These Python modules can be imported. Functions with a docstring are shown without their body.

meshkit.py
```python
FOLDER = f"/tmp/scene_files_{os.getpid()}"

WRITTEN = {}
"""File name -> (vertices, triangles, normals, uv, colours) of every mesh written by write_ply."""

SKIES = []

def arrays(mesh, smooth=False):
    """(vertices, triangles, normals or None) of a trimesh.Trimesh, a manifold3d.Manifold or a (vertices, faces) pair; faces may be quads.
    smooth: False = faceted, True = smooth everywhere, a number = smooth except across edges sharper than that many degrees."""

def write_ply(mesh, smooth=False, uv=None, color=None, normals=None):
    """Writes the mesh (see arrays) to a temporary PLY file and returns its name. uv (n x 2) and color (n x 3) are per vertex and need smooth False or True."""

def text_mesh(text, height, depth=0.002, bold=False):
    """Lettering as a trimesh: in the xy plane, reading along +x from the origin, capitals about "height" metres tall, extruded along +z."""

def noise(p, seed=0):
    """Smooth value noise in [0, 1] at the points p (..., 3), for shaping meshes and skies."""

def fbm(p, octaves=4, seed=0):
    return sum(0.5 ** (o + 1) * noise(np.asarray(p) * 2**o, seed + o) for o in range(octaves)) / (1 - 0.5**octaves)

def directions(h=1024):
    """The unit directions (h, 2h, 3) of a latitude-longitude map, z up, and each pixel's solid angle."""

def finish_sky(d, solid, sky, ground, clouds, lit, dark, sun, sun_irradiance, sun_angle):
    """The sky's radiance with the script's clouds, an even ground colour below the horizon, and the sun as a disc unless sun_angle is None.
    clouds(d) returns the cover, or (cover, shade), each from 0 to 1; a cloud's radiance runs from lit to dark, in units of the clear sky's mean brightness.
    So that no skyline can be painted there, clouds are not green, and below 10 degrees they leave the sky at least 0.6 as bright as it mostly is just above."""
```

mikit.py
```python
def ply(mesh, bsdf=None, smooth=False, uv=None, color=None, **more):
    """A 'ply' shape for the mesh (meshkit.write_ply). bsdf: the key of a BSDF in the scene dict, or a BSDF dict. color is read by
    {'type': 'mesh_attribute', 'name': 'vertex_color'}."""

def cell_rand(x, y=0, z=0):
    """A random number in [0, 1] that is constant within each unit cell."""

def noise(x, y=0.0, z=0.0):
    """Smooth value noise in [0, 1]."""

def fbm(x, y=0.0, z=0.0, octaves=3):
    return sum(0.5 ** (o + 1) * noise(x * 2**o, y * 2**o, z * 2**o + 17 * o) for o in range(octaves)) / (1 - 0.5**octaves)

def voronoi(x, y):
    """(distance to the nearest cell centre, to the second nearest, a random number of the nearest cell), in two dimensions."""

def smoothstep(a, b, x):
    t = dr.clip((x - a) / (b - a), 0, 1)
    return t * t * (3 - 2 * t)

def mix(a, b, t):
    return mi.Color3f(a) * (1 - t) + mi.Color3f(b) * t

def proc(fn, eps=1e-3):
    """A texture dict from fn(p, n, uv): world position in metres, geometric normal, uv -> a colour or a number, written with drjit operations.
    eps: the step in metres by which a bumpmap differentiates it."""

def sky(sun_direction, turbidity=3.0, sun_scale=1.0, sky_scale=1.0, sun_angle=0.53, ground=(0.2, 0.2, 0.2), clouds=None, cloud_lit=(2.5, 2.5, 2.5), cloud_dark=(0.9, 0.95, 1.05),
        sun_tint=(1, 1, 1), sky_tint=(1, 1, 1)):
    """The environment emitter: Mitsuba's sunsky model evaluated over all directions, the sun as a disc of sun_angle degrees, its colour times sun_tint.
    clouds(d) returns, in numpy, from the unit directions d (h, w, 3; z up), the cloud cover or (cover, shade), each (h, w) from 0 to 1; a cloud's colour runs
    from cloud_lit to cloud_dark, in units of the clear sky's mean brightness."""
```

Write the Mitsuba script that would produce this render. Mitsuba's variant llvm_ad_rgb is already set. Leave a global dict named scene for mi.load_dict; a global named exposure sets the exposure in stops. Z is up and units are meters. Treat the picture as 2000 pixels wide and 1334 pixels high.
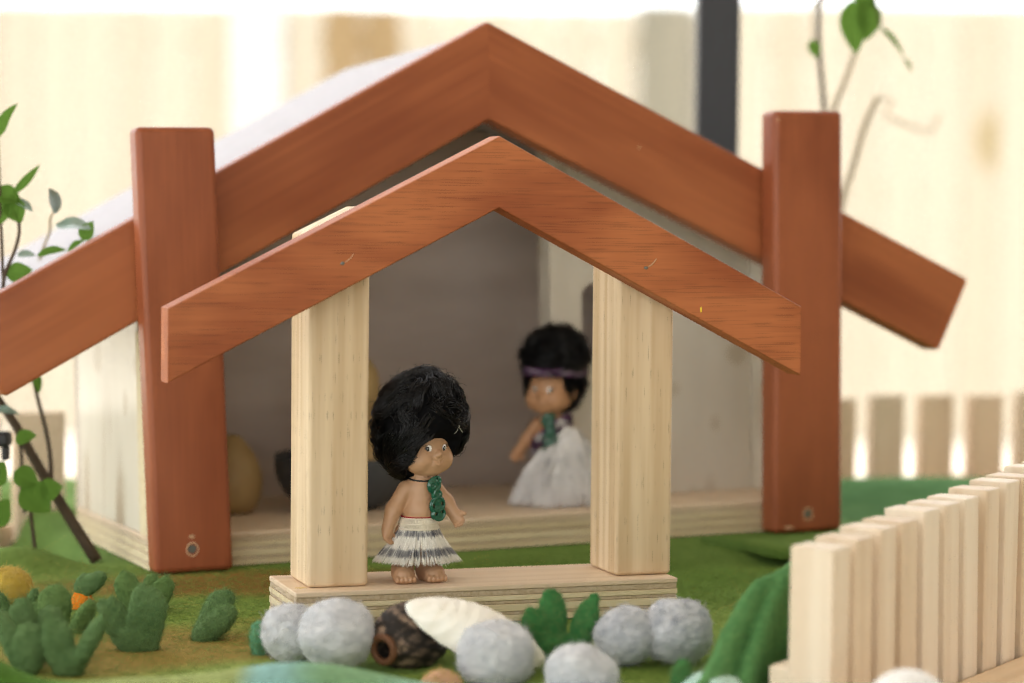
import math, numpy as np, trimesh, drjit as dr, mitsuba as mi, mikit, meshkit
from mikit import proc, noise, fbm, voronoi, cell_rand, smoothstep, mix
from shapely.geometry import Polygon

# ------------------------------------------------------------------ camera, light, exposure
CAM_H, PITCH, ROLL = 0.194, 0.0508, 0.0093
_c, _s = math.cos(PITCH), math.sin(PITCH)
_fw, _up, _rt = np.array([0, _c, -_s]), np.array([0, _s, _c]), np.array([1.0, 0, 0])
_U = -math.sin(ROLL) * _rt + math.cos(ROLL) * _up
scene, labels = {}, {}
scene['camera'] = {'type': 'thinlens', 'fov': 2 * math.degrees(math.atan(1000 / 4722)), 'fov_axis': 'x',
                   'aperture_radius': 0.0078, 'focus_distance': 1.176, 'near_clip': 0.05, 'far_clip': 200.0,
                   'to_world': mi.ScalarTransform4f().look_at(origin=[0, 0, CAM_H], target=[0, _c, CAM_H - _s], up=_U.tolist())}
SUN = (-0.50, -0.62, 0.75)
scene['sky_light'] = mikit.sky(SUN, turbidity=3, sun_scale=0.24, sky_scale=1.0, sun_angle=2.0, ground=(0.3, 0.29, 0.27),
                         clouds=lambda d: 0.75 + 0 * d[..., 2], cloud_lit=(2.4, 2.32, 2.2), cloud_dark=(0.9, 0.95, 1.05), sky_tint=(1.05, 1.0, 0.92))
exposure = 3.82

RNG = np.random.default_rng(7)
# ------------------------------------------------------------------ helpers
def put(key, mesh, bsdf, smooth=30, label=None, cat=None, group=None, kind=None, color=None):
    k, i = key, 0
    while k in scene:
        i += 1
        k = f'{key}_{i:03d}'
    scene[k] = mikit.ply(mesh, bsdf, smooth=smooth, color=color)
    tag(k, label, cat, group, kind)
    return k

def tag(k, label=None, cat=None, group=None, kind=None):
    d = {a: b for a, b in (('label', label), ('category', cat), ('group', group), ('kind', kind)) if b}
    if d:
        labels.setdefault(k, {}).update(d)

class Fr:
    """a local frame: origin and three axes"""
    def __init__(self, o, u, v, w):
        self.o, self.m = np.asarray(o, float), np.array([u, v, w], float)
    def __call__(self, p):
        return self.o + np.asarray(p, float) @ self.m
    def mesh(self, m):
        v, f = (m.vertices, m.faces) if hasattr(m, 'vertices') else m
        return trimesh.Trimesh(self(v), f, process=False)

def yawed(o, yaw):
    return Fr(o, [math.cos(yaw), math.sin(yaw), 0], [-math.sin(yaw), math.cos(yaw), 0], [0, 0, 1])

WORLD = Fr([0, 0, 0], [1, 0, 0], [0, 1, 0], [0, 0, 1])
CORN = np.array([[x, y, z] for x in (-1, 1) for y in (-1, 1) for z in (-1, 1)], float)

def cbox(x0, x1, y0, y1, z0, z1, c=0.0006):
    """chamfered box"""
    ce, h = np.array([x0 + x1, y0 + y1, z0 + z1]) / 2, np.array([x1 - x0, y1 - y0, z1 - z0]) / 2
    c = min(c, h.min() * 0.45)
    pts = []
    for s in CORN:
        for k in range(3):
            q = h - c
            q[k] = h[k]
            pts.append(ce + s * q)
    return trimesh.convex.convex_hull(np.array(pts))

ICO = {n: trimesh.creation.icosphere(subdivisions=n) for n in (1, 2, 3, 4, 5)}

def rbox(x0, x1, y0, y1, z0, z1, r):
    ce, h = np.array([x0 + x1, y0 + y1, z0 + z1]) / 2, np.array([x1 - x0, y1 - y0, z1 - z0]) / 2
    s = ICO[2].vertices * r
    return trimesh.convex.convex_hull(np.vstack([ce + c * (h - r) + s for c in CORN]))

def ring_offset(p, d):
    """inset of a closed ring (counter-clockwise) by d with mitres"""
    a, b = p - np.roll(p, 1, 0), np.roll(p, -1, 0) - p
    na = np.stack([-a[:, 1], a[:, 0]], 1) / np.linalg.norm(a, axis=1, keepdims=True)
    nb = np.stack([-b[:, 1], b[:, 0]], 1) / np.linalg.norm(b, axis=1, keepdims=True)
    m = na + nb
    return p + d * m / np.maximum((m * na).sum(1, keepdims=True), 0.3)

def board(poly, b0, b1, c=0.0012, rnd=0.0):
    """polygon in (a, z) extruded along b from b0 (front) to b1 with eased edges"""
    P = Polygon(poly)
    if rnd:
        P = P.buffer(-rnd, quad_segs=5).buffer(rnd, quad_segs=5)
    p = np.array(P.exterior.coords)[:-1]
    q = np.roll(p, -1, 0)
    if (p[:, 0] * q[:, 1] - q[:, 0] * p[:, 1]).sum() < 0:
        p = p[::-1]
    steps = [(c, b0), (0.3 * c, b0 + 0.3 * c), (0, b0 + c), (0, b1 - c), (0.3 * c, b1 - 0.3 * c), (c, b1)]
    n, V, F = len(p), [], []
    for d, b in steps:
        r = ring_offset(p, d)
        V.append(np.stack([r[:, 0], np.full(n, b), r[:, 1]], 1))
    i = np.arange(n)
    j = (i + 1) % n
    for k in range(len(steps) - 1):
        A, B = k * n, (k + 1) * n
        F += [np.stack([A + i, B + j, A + j], 1), np.stack([A + i, B + i, B + j], 1)]
    _, t = trimesh.creation.triangulate_polygon(Polygon(ring_offset(p, c)), engine='earcut')
    t = np.asarray(t)
    r = ring_offset(p, c)
    x = np.cross(r[t[:, 1]] - r[t[:, 0]], r[t[:, 2]] - r[t[:, 0]])
    t = np.where((x < 0)[:, None], t[:, ::-1], t)
    F += [t, t[:, ::-1] + (len(steps) - 1) * n]
    m = trimesh.Trimesh(np.vstack(V), np.vstack(F), process=False)
    return m

def holed(poly, hole, b0, b1):
    m = trimesh.creation.extrude_polygon(Polygon(poly, [hole]), b1 - b0, engine='earcut')
    v = m.vertices
    return trimesh.Trimesh(np.stack([v[:, 0], b0 + v[:, 2], v[:, 1]], 1), m.faces[:, ::-1], process=False)

def tubes(P, r, sides=3):
    """P (S, N, 3) polylines, r (N,) or (S, N) radii -> one mesh"""
    P = np.asarray(P, float)
    if P.ndim == 2:
        P = P[None]
    S, N, _ = P.shape
    r = np.broadcast_to(np.asarray(r, float), (S, N))
    t = np.gradient(P, axis=1)
    t /= np.linalg.norm(t, axis=2, keepdims=True) + 1e-12
    ref = np.where(np.abs(t[:, :1, 2:]) < 0.8, [[[0, 0, 1.0]]], [[[1.0, 0, 0]]])
    a = np.cross(t, np.broadcast_to(ref, t.shape))
    a /= np.linalg.norm(a, axis=2, keepdims=True) + 1e-12
    b = np.cross(t, a)
    an = np.arange(sides) * 2 * np.pi / sides
    V = P[:, :, None] + r[:, :, None, None] * (np.cos(an)[:, None] * a[:, :, None] + np.sin(an)[:, None] * b[:, :, None])
    idx = np.arange(S * N * sides).reshape(S, N, sides)
    i0, i1 = idx[:, :-1], idx[:, 1:]
    j0, j1 = np.roll(i0, -1, 2), np.roll(i1, -1, 2)
    F = np.concatenate([np.stack([i0, j0, j1], -1).reshape(-1, 3), np.stack([i0, j1, i1], -1).reshape(-1, 3)])
    caps = []
    for k in range(1, sides - 1):
        caps += [np.stack([idx[:, 0, 0], idx[:, 0, k + 1], idx[:, 0, k]], -1), np.stack([idx[:, -1, 0], idx[:, -1, k], idx[:, -1, k + 1]], -1)]
    return trimesh.Trimesh(V.reshape(-1, 3), np.vstack([F] + caps), process=False)

def spline(pts, n):
    pts = np.asarray(pts, float)
    from scipy.interpolate import PchipInterpolator
    t = np.r_[0, np.cumsum(np.linalg.norm(np.diff(pts, axis=0), axis=1))]
    return PchipInterpolator(t, pts)(np.linspace(0, t[-1], n))

def nets(fn, lo, hi, h):
    """surface nets of fn(points) < 0"""
    lo, hi = np.asarray(lo, float), np.asarray(hi, float)
    n = np.ceil((hi - lo) / h).astype(int) + 1
    ax = [lo[k] + h * np.arange(n[k]) for k in range(3)]
    G = np.stack(np.meshgrid(*ax, indexing='ij'), -1)
    V = np.concatenate([fn(g.reshape(-1, 3)).reshape(g.shape[:-1]) for g in G])
    V = V.reshape(n)
    ins = V < 0
    acc, cnt = np.zeros(tuple(n - 1) + (3,)), np.zeros(tuple(n - 1))
    sl = lambda o, k: slice(o, n[k] - 1 + o)
    for a in range(3):
        b, c = [k for k in range(3) if k != a]
        for ob in (0, 1):
            for oc in (0, 1):
                o0 = [0, 0, 0]; o0[b], o0[c] = ob, oc
                o1 = list(o0); o1[a] = 1
                v0 = V[sl(o0[0], 0), sl(o0[1], 1), sl(o0[2], 2)]
                v1 = V[sl(o1[0], 0), sl(o1[1], 1), sl(o1[2], 2)]
                cr = (v0 < 0) != (v1 < 0)
                t = np.where(cr, v0 / np.where(cr, v0 - v1, 1), 0)
                e = np.zeros(cr.shape + (3,))
                for k in range(3):
                    e[..., k] = o0[k]
                e[..., a] += t
                acc += np.where(cr[..., None], e, 0)
                cnt += cr
    on = cnt > 0
    ids = np.full(on.shape, -1)
    ids[on] = np.arange(on.sum())
    pos = (np.argwhere(on) + acc[on] / cnt[on][:, None]) * h + lo
    F = []
    for a in range(3):
        b, c = [(1, 2), (2, 0), (0, 1)][a]
        s0 = [slice(None)] * 3; s1 = [slice(None)] * 3
        s0[a], s1[a] = slice(0, n[a] - 1), slice(1, n[a])
        e = np.argwhere(ins[tuple(s0)] != ins[tuple(s1)])
        e = e[(e[:, b] > 0) & (e[:, c] > 0) & (e[:, b] < n[b] - 1) & (e[:, c] < n[c] - 1)]
        q = []
        for ob, oc in ((1, 1), (0, 1), (0, 0), (1, 0)):
            x = e.copy(); x[:, b] -= ob; x[:, c] -= oc
            q.append(ids[x[:, 0], x[:, 1], x[:, 2]])
        q = np.stack(q, 1)
        up = ins[tuple(e.T)]
        q = np.where(up[:, None], q, q[:, ::-1])
        F += [q[:, [0, 1, 2]], q[:, [0, 2, 3]]]
    return trimesh.Trimesh(pos, np.vstack(F), process=False)

def nrm(v):
    v = np.asarray(v, float)
    return v / np.linalg.norm(v)

def sph(p, c, r):
    return np.linalg.norm(p - c, axis=1) - r

def ell(p, c, r, R=None):
    q = p - np.asarray(c, float)
    if R is not None:
        q = q @ np.asarray(R, float).T
    r = np.asarray(r, float)
    k0 = np.linalg.norm(q / r, axis=1)
    return k0 * (k0 - 1) / np.maximum(np.linalg.norm(q / r ** 2, axis=1), 1e-9)

def cap(p, a, b, r0, r1=None):
    a, b = np.asarray(a, float), np.asarray(b, float)
    r1 = r0 if r1 is None else r1
    d = b - a
    t = np.clip((p - a) @ d / (d @ d), 0, 1)
    return np.linalg.norm(p - a - t[:, None] * d, axis=1) - (r0 + (r1 - r0) * t)

def smin(a, b, k):
    h = np.clip(0.5 + 0.5 * (b - a) / k, 0, 1)
    return b + (a - b) * h - k * h * (1 - h)

def axes_of(axis, flat):
    """rows: width, thickness, length axes"""
    l = nrm(axis)
    t = np.asarray(flat, float)
    t = nrm(t - l * (t @ l))
    return np.array([np.cross(t, l), t, l])

def fuzz(mesh, n, length, rad, seed, lift=0.6):
    rng = np.random.default_rng(seed)
    a = mesh.area_faces
    f = rng.choice(len(a), n, p=a / a.sum())
    w = rng.dirichlet((1, 1, 1), n)
    p = (mesh.triangles[f] * w[:, :, None]).sum(1)
    nn = mesh.face_normals[f]
    d = rng.normal(size=(n, 3))
    d -= nn * (d * nn).sum(1, keepdims=True)
    d /= np.linalg.norm(d, axis=1, keepdims=True)
    e = rng.normal(size=(n, 3)) * 0.5
    L = (length * rng.uniform(0.4, 1.3, n))[:, None]
    li = (lift * rng.uniform(0, 1, n) ** 2)[:, None]
    P = [p - 0.1 * rad * nn]
    for s in (0.33, 0.66, 1.0):
        P.append(p + L * (d * s + e * s * s * 0.6 + nn * li * (s - 0.25 * s * s)) + nn * rad)
    return tubes(np.stack(P, 1), rad * np.array([1, 1, 0.9, 0.5]))

# ------------------------------------------------------------------ materials
def wood(base, dark, d=(0, 0, 1), freq=330.0, amt=0.75, fleck=0.3, stretch=5.0, shift=0.0):
    d = nrm(d)
    e1 = nrm(np.cross(d, [0.31, 0.9, 0.27]))
    e2 = np.cross(d, e1)
    def fn(p, n, uv):
        l = p.x * d[0] + p.y * d[1] + p.z * d[2] + shift
        a = p.x * e1[0] + p.y * e1[1] + p.z * e1[2] + shift
        b = p.x * e2[0] + p.y * e2[1] + p.z * e2[2]
        w = noise(l * 7, a * 45, b * 45) * 0.006
        g = noise((a + w) * freq, (b + w) * freq, l * stretch)
        g2 = noise(a * freq * 3.1, b * freq * 3.1, l * stretch * 6)
        f = smoothstep(0.80, 0.95, noise(a * 1900, b * 1900, l * 110))
        t = dr.clip((0.70 * smoothstep(0.2, 0.85, g) + 0.30 * g2) * amt, 0, 1)
        return mix(base, dark, t) * (1 - fleck * f)
    return proc(fn)

def stain(base, dark, d, pore=1.0, shift=0.0, cloud=28.0):
    """red stained plywood: blotches and short dark pores along d"""
    d = nrm(d)
    e1 = nrm(np.cross(d, [0.31, 0.9, 0.27]))
    e2 = np.cross(d, e1)
    def fn(p, n, uv):
        l = p.x * d[0] + p.y * d[1] + p.z * d[2] + shift
        a = p.x * e1[0] + p.y * e1[1] + p.z * e1[2]
        b = p.x * e2[0] + p.y * e2[1] + p.z * e2[2]
        c = fbm(l * cloud * 0.6, a * cloud * 1.6, b * cloud * 1.6)
        s = 0.5 * noise(l * 24, a * 620, b * 620) + 0.5 * noise(l * 60, a * 1500, b * 1500)
        q = smoothstep(0.55, 0.85, noise(l * 80, a * 2300, b * 2300))
        t = dr.clip(0.75 * smoothstep(0.25, 0.75, c) + 0.42 * (s - 0.5), 0, 1)
        return mix(base, dark, t) * (1 - 0.24 * pore * q)
    return proc(fn)

def mottled(a, b, f=500.0, g=60.0):
    def fn(p, n, uv):
        w = noise(p.x * f * 0.3, p.y * f * 0.3, p.z * f * 0.3) * 3
        return mix(a, b, dr.clip(0.55 * noise(p.x * f + w, p.y * f * 0.6 - w, p.z * f + w) + 0.45 * fbm(p.x * g, p.y * g, p.z * g), 0, 1))
    return proc(fn)

def pr(color, rough=0.6, spec=0.4, **k):
    c = {'type': 'rgb', 'value': list(color)} if isinstance(color, (tuple, list)) else color
    return {'type': 'principled', 'base_color': c, 'roughness': rough, 'specular': spec, **k}

def bsdf(key, d):
    scene[key] = d
    return key

H_YAW, H_TA, H_TB = 0.3736, 0.0198, -0.0289
_u = nrm([math.cos(H_YAW), math.sin(H_YAW), H_TA])
_v = np.array([-math.sin(H_YAW), math.cos(H_YAW), H_TB])
_v = nrm(_v - _u * (_v @ _u))
HOUSE = Fr([-0.195, 1.3001, 0.0015], _u, _v, np.cross(_u, _v))
FRAME = yawed([-0.1003, 1.1249, 0.0], 0.317)
FU, HU, HV, HW = FRAME.m[0], HOUSE.m[0], HOUSE.m[1], HOUSE.m[2]

PINE, PINED = (0.725, 0.575, 0.385), (0.50, 0.345, 0.185)
bsdf('pine', pr(wood(PINE, PINED, freq=260, amt=0.85, fleck=0.28), 0.5, 0.35))
bsdf('pine_pale_a', pr(wood((0.74, 0.63, 0.485), (0.62, 0.48, 0.33), freq=240, amt=0.7, fleck=0.15), 0.5, 0.35))
bsdf('pine_pale_b', pr(wood((0.71, 0.585, 0.43), (0.58, 0.43, 0.28), freq=200, amt=0.75, fleck=0.2, shift=0.3), 0.5, 0.35))
bsdf('pine_pale_c', pr(wood((0.76, 0.66, 0.52), (0.64, 0.50, 0.35), freq=270, amt=0.7, fleck=0.1, shift=0.7), 0.5, 0.35))
bsdf('ply_top', pr(wood((0.71, 0.57, 0.42), (0.62, 0.47, 0.32), d=FU, freq=200, amt=0.8, fleck=0.1), 0.5, 0.35))
bsdf('ply_pale', pr(wood((0.72, 0.62, 0.42), (0.58, 0.46, 0.27), d=FU, freq=420, amt=0.8, fleck=0.2, stretch=12), 0.6, 0.3))
bsdf('ply_dark', pr(wood((0.56, 0.45, 0.32), (0.38, 0.28, 0.17), d=(0.3, -1, 0.1), freq=900, amt=0.9, fleck=0.4, stretch=120), 0.7, 0.25))
bsdf('ply_soft', pr(wood((0.62, 0.51, 0.36), (0.48, 0.37, 0.24), d=FU, freq=420, amt=0.9, fleck=0.2, stretch=12), 0.6, 0.3))
RED, REDD = (0.395, 0.126, 0.047), (0.235, 0.060, 0.022)
coat = dict(clearcoat=0.25, clearcoat_gloss=0.85)
bsdf('red_ply', pr(stain((0.44, 0.145, 0.052), (0.23, 0.052, 0.017), FU, 1.0), 0.5, 0.18, clearcoat=0.1, clearcoat_gloss=0.6))
def _gable(p, n, uv):
    q = [p.x - HOUSE.o[0], p.y - HOUSE.o[1], p.z - HOUSE.o[2]]
    a, z = q[0] * HU[0] + q[1] * HU[1] + q[2] * HU[2], q[0] * HW[0] + q[1] * HW[1] + q[2] * HW[2]
    x = a - 0.2029
    l = dr.select(x < 0, x * 0.883 + z * 0.469, x * 0.899 - z * 0.438 + 0.4)
    t = dr.select(x < 0, z * 0.883 - x * 0.469, z * 0.899 + x * 0.438 + 0.7)
    c = fbm(l * 9, t * 32, 0.3)
    g = noise(l * 18, t * 420, 0.7)
    k = dr.clip(0.85 * smoothstep(0.25, 0.75, c) + 0.42 * (g - 0.5), 0, 1)
    return mix(RED, REDD, k)
bsdf('red_gable', pr(proc(_gable), 0.4, 0.18, **coat))
bsdf('red_post', pr(stain((0.350, 0.104, 0.042), (0.215, 0.054, 0.021), HW, 0.3, 0.8, 22), 0.38, 0.2, **coat))
def _wall(p, n, uv):
    h = (p.x - HOUSE.o[0]) * HW[0] + (p.y - HOUSE.o[1]) * HW[1] + (p.z - HOUSE.o[2]) * HW[2]
    c = mix((0.70, 0.65, 0.55), (0.59, 0.535, 0.44), fbm(p.x * 60, p.y * 60, p.z * 12))
    s = smoothstep(0.62, 0.85, noise(p.x * 90 + 5, p.y * 90, p.z * 9)) * smoothstep(0.11, 0.03, h)
    k = smoothstep(0.72, 0.9, noise(p.x * 70 + 3, p.y * 70, p.z * 45))
    return mix(mix(c, (0.33, 0.22, 0.12), 0.6 * s), (0.36, 0.27, 0.15), 0.45 * k)
bsdf('wall_white', pr(proc(_wall), 0.3, 0.45, clearcoat=0.35, clearcoat_gloss=0.9))
bsdf('panel_wash', pr(proc(_wall), 0.5, 0.35))
bsdf('wall_brown', pr(wood((0.56, 0.475, 0.415), (0.42, 0.345, 0.295), d=HU, freq=55, amt=0.9, fleck=0.05, stretch=7), 0.6, 0.3))
bsdf('roof_white', pr(mottled((0.48, 0.47, 0.50), (0.44, 0.43, 0.46), 50, 20), 0.85, 0.15))
bsdf('roof_under', pr((0.30, 0.24, 0.13), 0.7, 0.3))
bsdf('steel', pr((0.16, 0.16, 0.14), 0.5, 0.5, metallic=0.7))
bsdf('filler', pr((0.50, 0.30, 0.18), 0.8, 0.2))
bsdf('yellow_paint', pr((0.75, 0.55, 0.04), 0.5, 0.4))
bsdf('glue', pr((0.60, 0.42, 0.16), 0.3, 0.5))

def felt_bsdf(key, a, b, f=650.0, g=70.0):
    return bsdf(key, pr(mottled(a, b, f, g), 0.95, 0.1, sheen=0.6, sheen_tint=0.7))
felt_bsdf('felt_leaf', (0.036, 0.088, 0.026), (0.140, 0.215, 0.090))
felt_bsdf('felt_leaf_light', (0.055, 0.115, 0.028), (0.160, 0.245, 0.085))
felt_bsdf('felt_leaf_vivid', (0.015, 0.085, 0.024), (0.060, 0.190, 0.055))
felt_bsdf('felt_leaf_teal', (0.080, 0.240, 0.130), (0.130, 0.310, 0.180))
felt_bsdf('felt_hill_green', (0.035, 0.120, 0.035), (0.120, 0.270, 0.095), 500, 45)
felt_bsdf('felt_grey', (0.14, 0.16, 0.20), (0.69, 0.69, 0.70), 480, 150)
felt_bsdf('felt_grey_pale', (0.26, 0.275, 0.31), (0.75, 0.75, 0.755), 480, 150)
felt_bsdf('felt_mustard', (0.42, 0.28, 0.035), (0.55, 0.40, 0.09))
felt_bsdf('felt_orange', (0.80, 0.20, 0.012), (0.85, 0.30, 0.03))
felt_bsdf('felt_terracotta', (0.52, 0.29, 0.18), (0.62, 0.38, 0.26))
felt_bsdf('felt_aqua', (0.36, 0.55, 0.46), (0.46, 0.62, 0.55), 300, 40)
bsdf('fuzz_green', pr((0.15, 0.25, 0.09), 0.9, 0.1, sheen=0.5))
bsdf('fuzz_lime', pr((0.17, 0.26, 0.06), 0.9, 0.1, sheen=0.5))
bsdf('fuzz_grey', pr((0.60, 0.59, 0.58), 0.9, 0.1, sheen=0.5))
bsdf('fuzz_gold', pr((0.60, 0.46, 0.14), 0.9, 0.1, sheen=0.5))

def _soft(p, cx, cy, rx, ry, rot=0.0, e=0.45):
    cr, sr = math.cos(rot), math.sin(rot)
    x, y = p.x - cx, p.y - cy
    a, b = (x * cr + y * sr) / rx, (y * cr - x * sr) / ry
    w = 0.7 * (fbm(p.x * 28, p.y * 28, 0.5) - 0.5)
    return smoothstep(1 + e, 1 - e, dr.sqrt(a * a + b * b) + w)

def _mat(p, n, uv):
    w = noise(p.x * 160, p.y * 160, p.z * 160) * 4
    f = 0.5 * noise(p.x * 750 + w, p.y * 420 - w, p.z * 500) + 0.5 * fbm(p.x * 70, p.y * 70, p.z * 70)
    c = mix((0.080, 0.132, 0.018), (0.185, 0.255, 0.058), f)
    back = smoothstep(1.22, 1.42, p.y)
    c = mix(c, mix((0.060, 0.120, 0.024), (0.115, 0.195, 0.055), f), back * 0.8)
    hill = _soft(p, 0.34, 1.66, 0.22, 0.20)
    c = mix(c, mix((0.022, 0.072, 0.018), (0.055, 0.125, 0.032), f), hill)
    brown = mix((0.130, 0.062, 0.013), (0.230, 0.125, 0.038), f)
    c = mix(c, brown, 0.85 * _soft(p, -0.13, 1.262, 0.115, 0.036, 0.10))
    c = mix(c, mix((0.20, 0.125, 0.03), (0.30, 0.21, 0.065), f), 0.9 * _soft(p, -0.155, 1.075, 0.075, 0.050, 0.25))
    c = mix(c, mix((0.20, 0.125, 0.03), (0.28, 0.20, 0.06), f), 0.5 * _soft(p, -0.09, 1.15, 0.04, 0.02, 0.0))
    c = mix(c, mix((0.17, 0.30, 0.07), (0.26, 0.40, 0.12), f), 0.6 * _soft(p, -0.10, 1.04, 0.06, 0.022, 0.2))
    return mix(c, mix((0.055, 0.125, 0.015), (0.10, 0.19, 0.035), f), 0.6 * _soft(p, 0.12, 1.27, 0.12, 0.06, 0.3))
bsdf('felt_ground', pr(proc(_mat), 0.95, 0.08, sheen=0.5, sheen_tint=0.7))

bsdf('skin', pr(mottled((0.47, 0.275, 0.155), (0.43, 0.248, 0.138), 120, 60), 0.42, 0.45))
bsdf('skin_warm', pr(mottled((0.48, 0.255, 0.130), (0.44, 0.228, 0.115), 120, 60), 0.45, 0.45))
bsdf('hair_base', pr((0.004, 0.004, 0.0045), 0.9, 0.05))
bsdf('hair', pr((0.0035, 0.0035, 0.0045), 0.30, 0.45))
bsdf('black', pr((0.012, 0.012, 0.014), 0.35, 0.5))
bsdf('eye_white', pr((0.85, 0.85, 0.85), 0.2, 0.5))
bsdf('pendant_green', pr((0.006, 0.080, 0.045), 0.12, 0.5, clearcoat=0.6, clearcoat_gloss=0.95))
bsdf('painted', pr({'type': 'mesh_attribute', 'name': 'vertex_color'}, 0.55, 0.35))
bsdf('cream_cord', pr(mottled((0.74, 0.68, 0.55), (0.62, 0.55, 0.42), 900, 200), 0.7, 0.3))
bsdf('red_thread', pr((0.35, 0.02, 0.03), 0.7, 0.3))
bsdf('pale_thread', pr((0.60, 0.58, 0.45), 0.6, 0.4))
bsdf('feather_white', pr((0.84, 0.82, 0.81), 0.6, 0.3))
bsdf('gourd_skin', pr(mottled((0.46, 0.325, 0.150), (0.31, 0.20, 0.082), 90, 40), 0.45, 0.4))
bsdf('slate', pr(mottled((0.070, 0.076, 0.082), (0.046, 0.050, 0.055), 200, 50), 0.5, 0.4))
def _bark(p, n, uv):
    g = fbm(p.x * 260 + p.z * 90, p.y * 120, p.z * 300 - p.x * 60)
    return mix((0.018, 0.013, 0.010), (0.33, 0.225, 0.155), smoothstep(0.42, 0.9, g))
bsdf('bark', pr(proc(_bark), 0.7, 0.3))
bsdf('bark_rim', pr(mottled((0.17, 0.075, 0.032), (0.10, 0.04, 0.018), 200, 60), 0.6, 0.3))
def _shell(p, n, uv):
    r = dr.sqrt(dr.square(p.x - 0.02) + dr.square(p.z + 0.012))
    return mix((0.84, 0.80, 0.71), (0.68, 0.60, 0.46), 0.8 * smoothstep(0.4, 0.9, noise(r * 420, 0.5, 0.5)))
bsdf('shell_cream', pr(proc(_shell), 0.35, 0.5))
bsdf('chalk_white', pr((0.78, 0.76, 0.72), 0.5, 0.4))
def leafy(key, c, t):
    return bsdf(key, {'type': 'principledthin', 'base_color': {'type': 'rgb', 'value': c}, 'roughness': 0.28, 'spec_trans': 0.0, 'diff_trans': t, 'eta': 1.6})
leafy('leaf_green', [0.105, 0.205, 0.035], 0.8)
bsdf('leaf_sky_sheen', {'type': 'twosided', 'b': pr((0.17, 0.245, 0.20), 0.22, 0.9, clearcoat=1.0, clearcoat_gloss=0.9)})  # pale bluish base colour puts the sky reflection into the leaf
bsdf('twig_dark', pr(mottled((0.085, 0.055, 0.030), (0.045, 0.030, 0.018), 300, 80), 0.7, 0.3))
bsdf('twig_pale', pr((0.36, 0.29, 0.18), 0.7, 0.3))
bsdf('picket_grey', pr(wood((0.76, 0.61, 0.45), (0.62, 0.48, 0.34), freq=70, amt=0.9, fleck=0.0), 0.8, 0.2))
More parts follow.
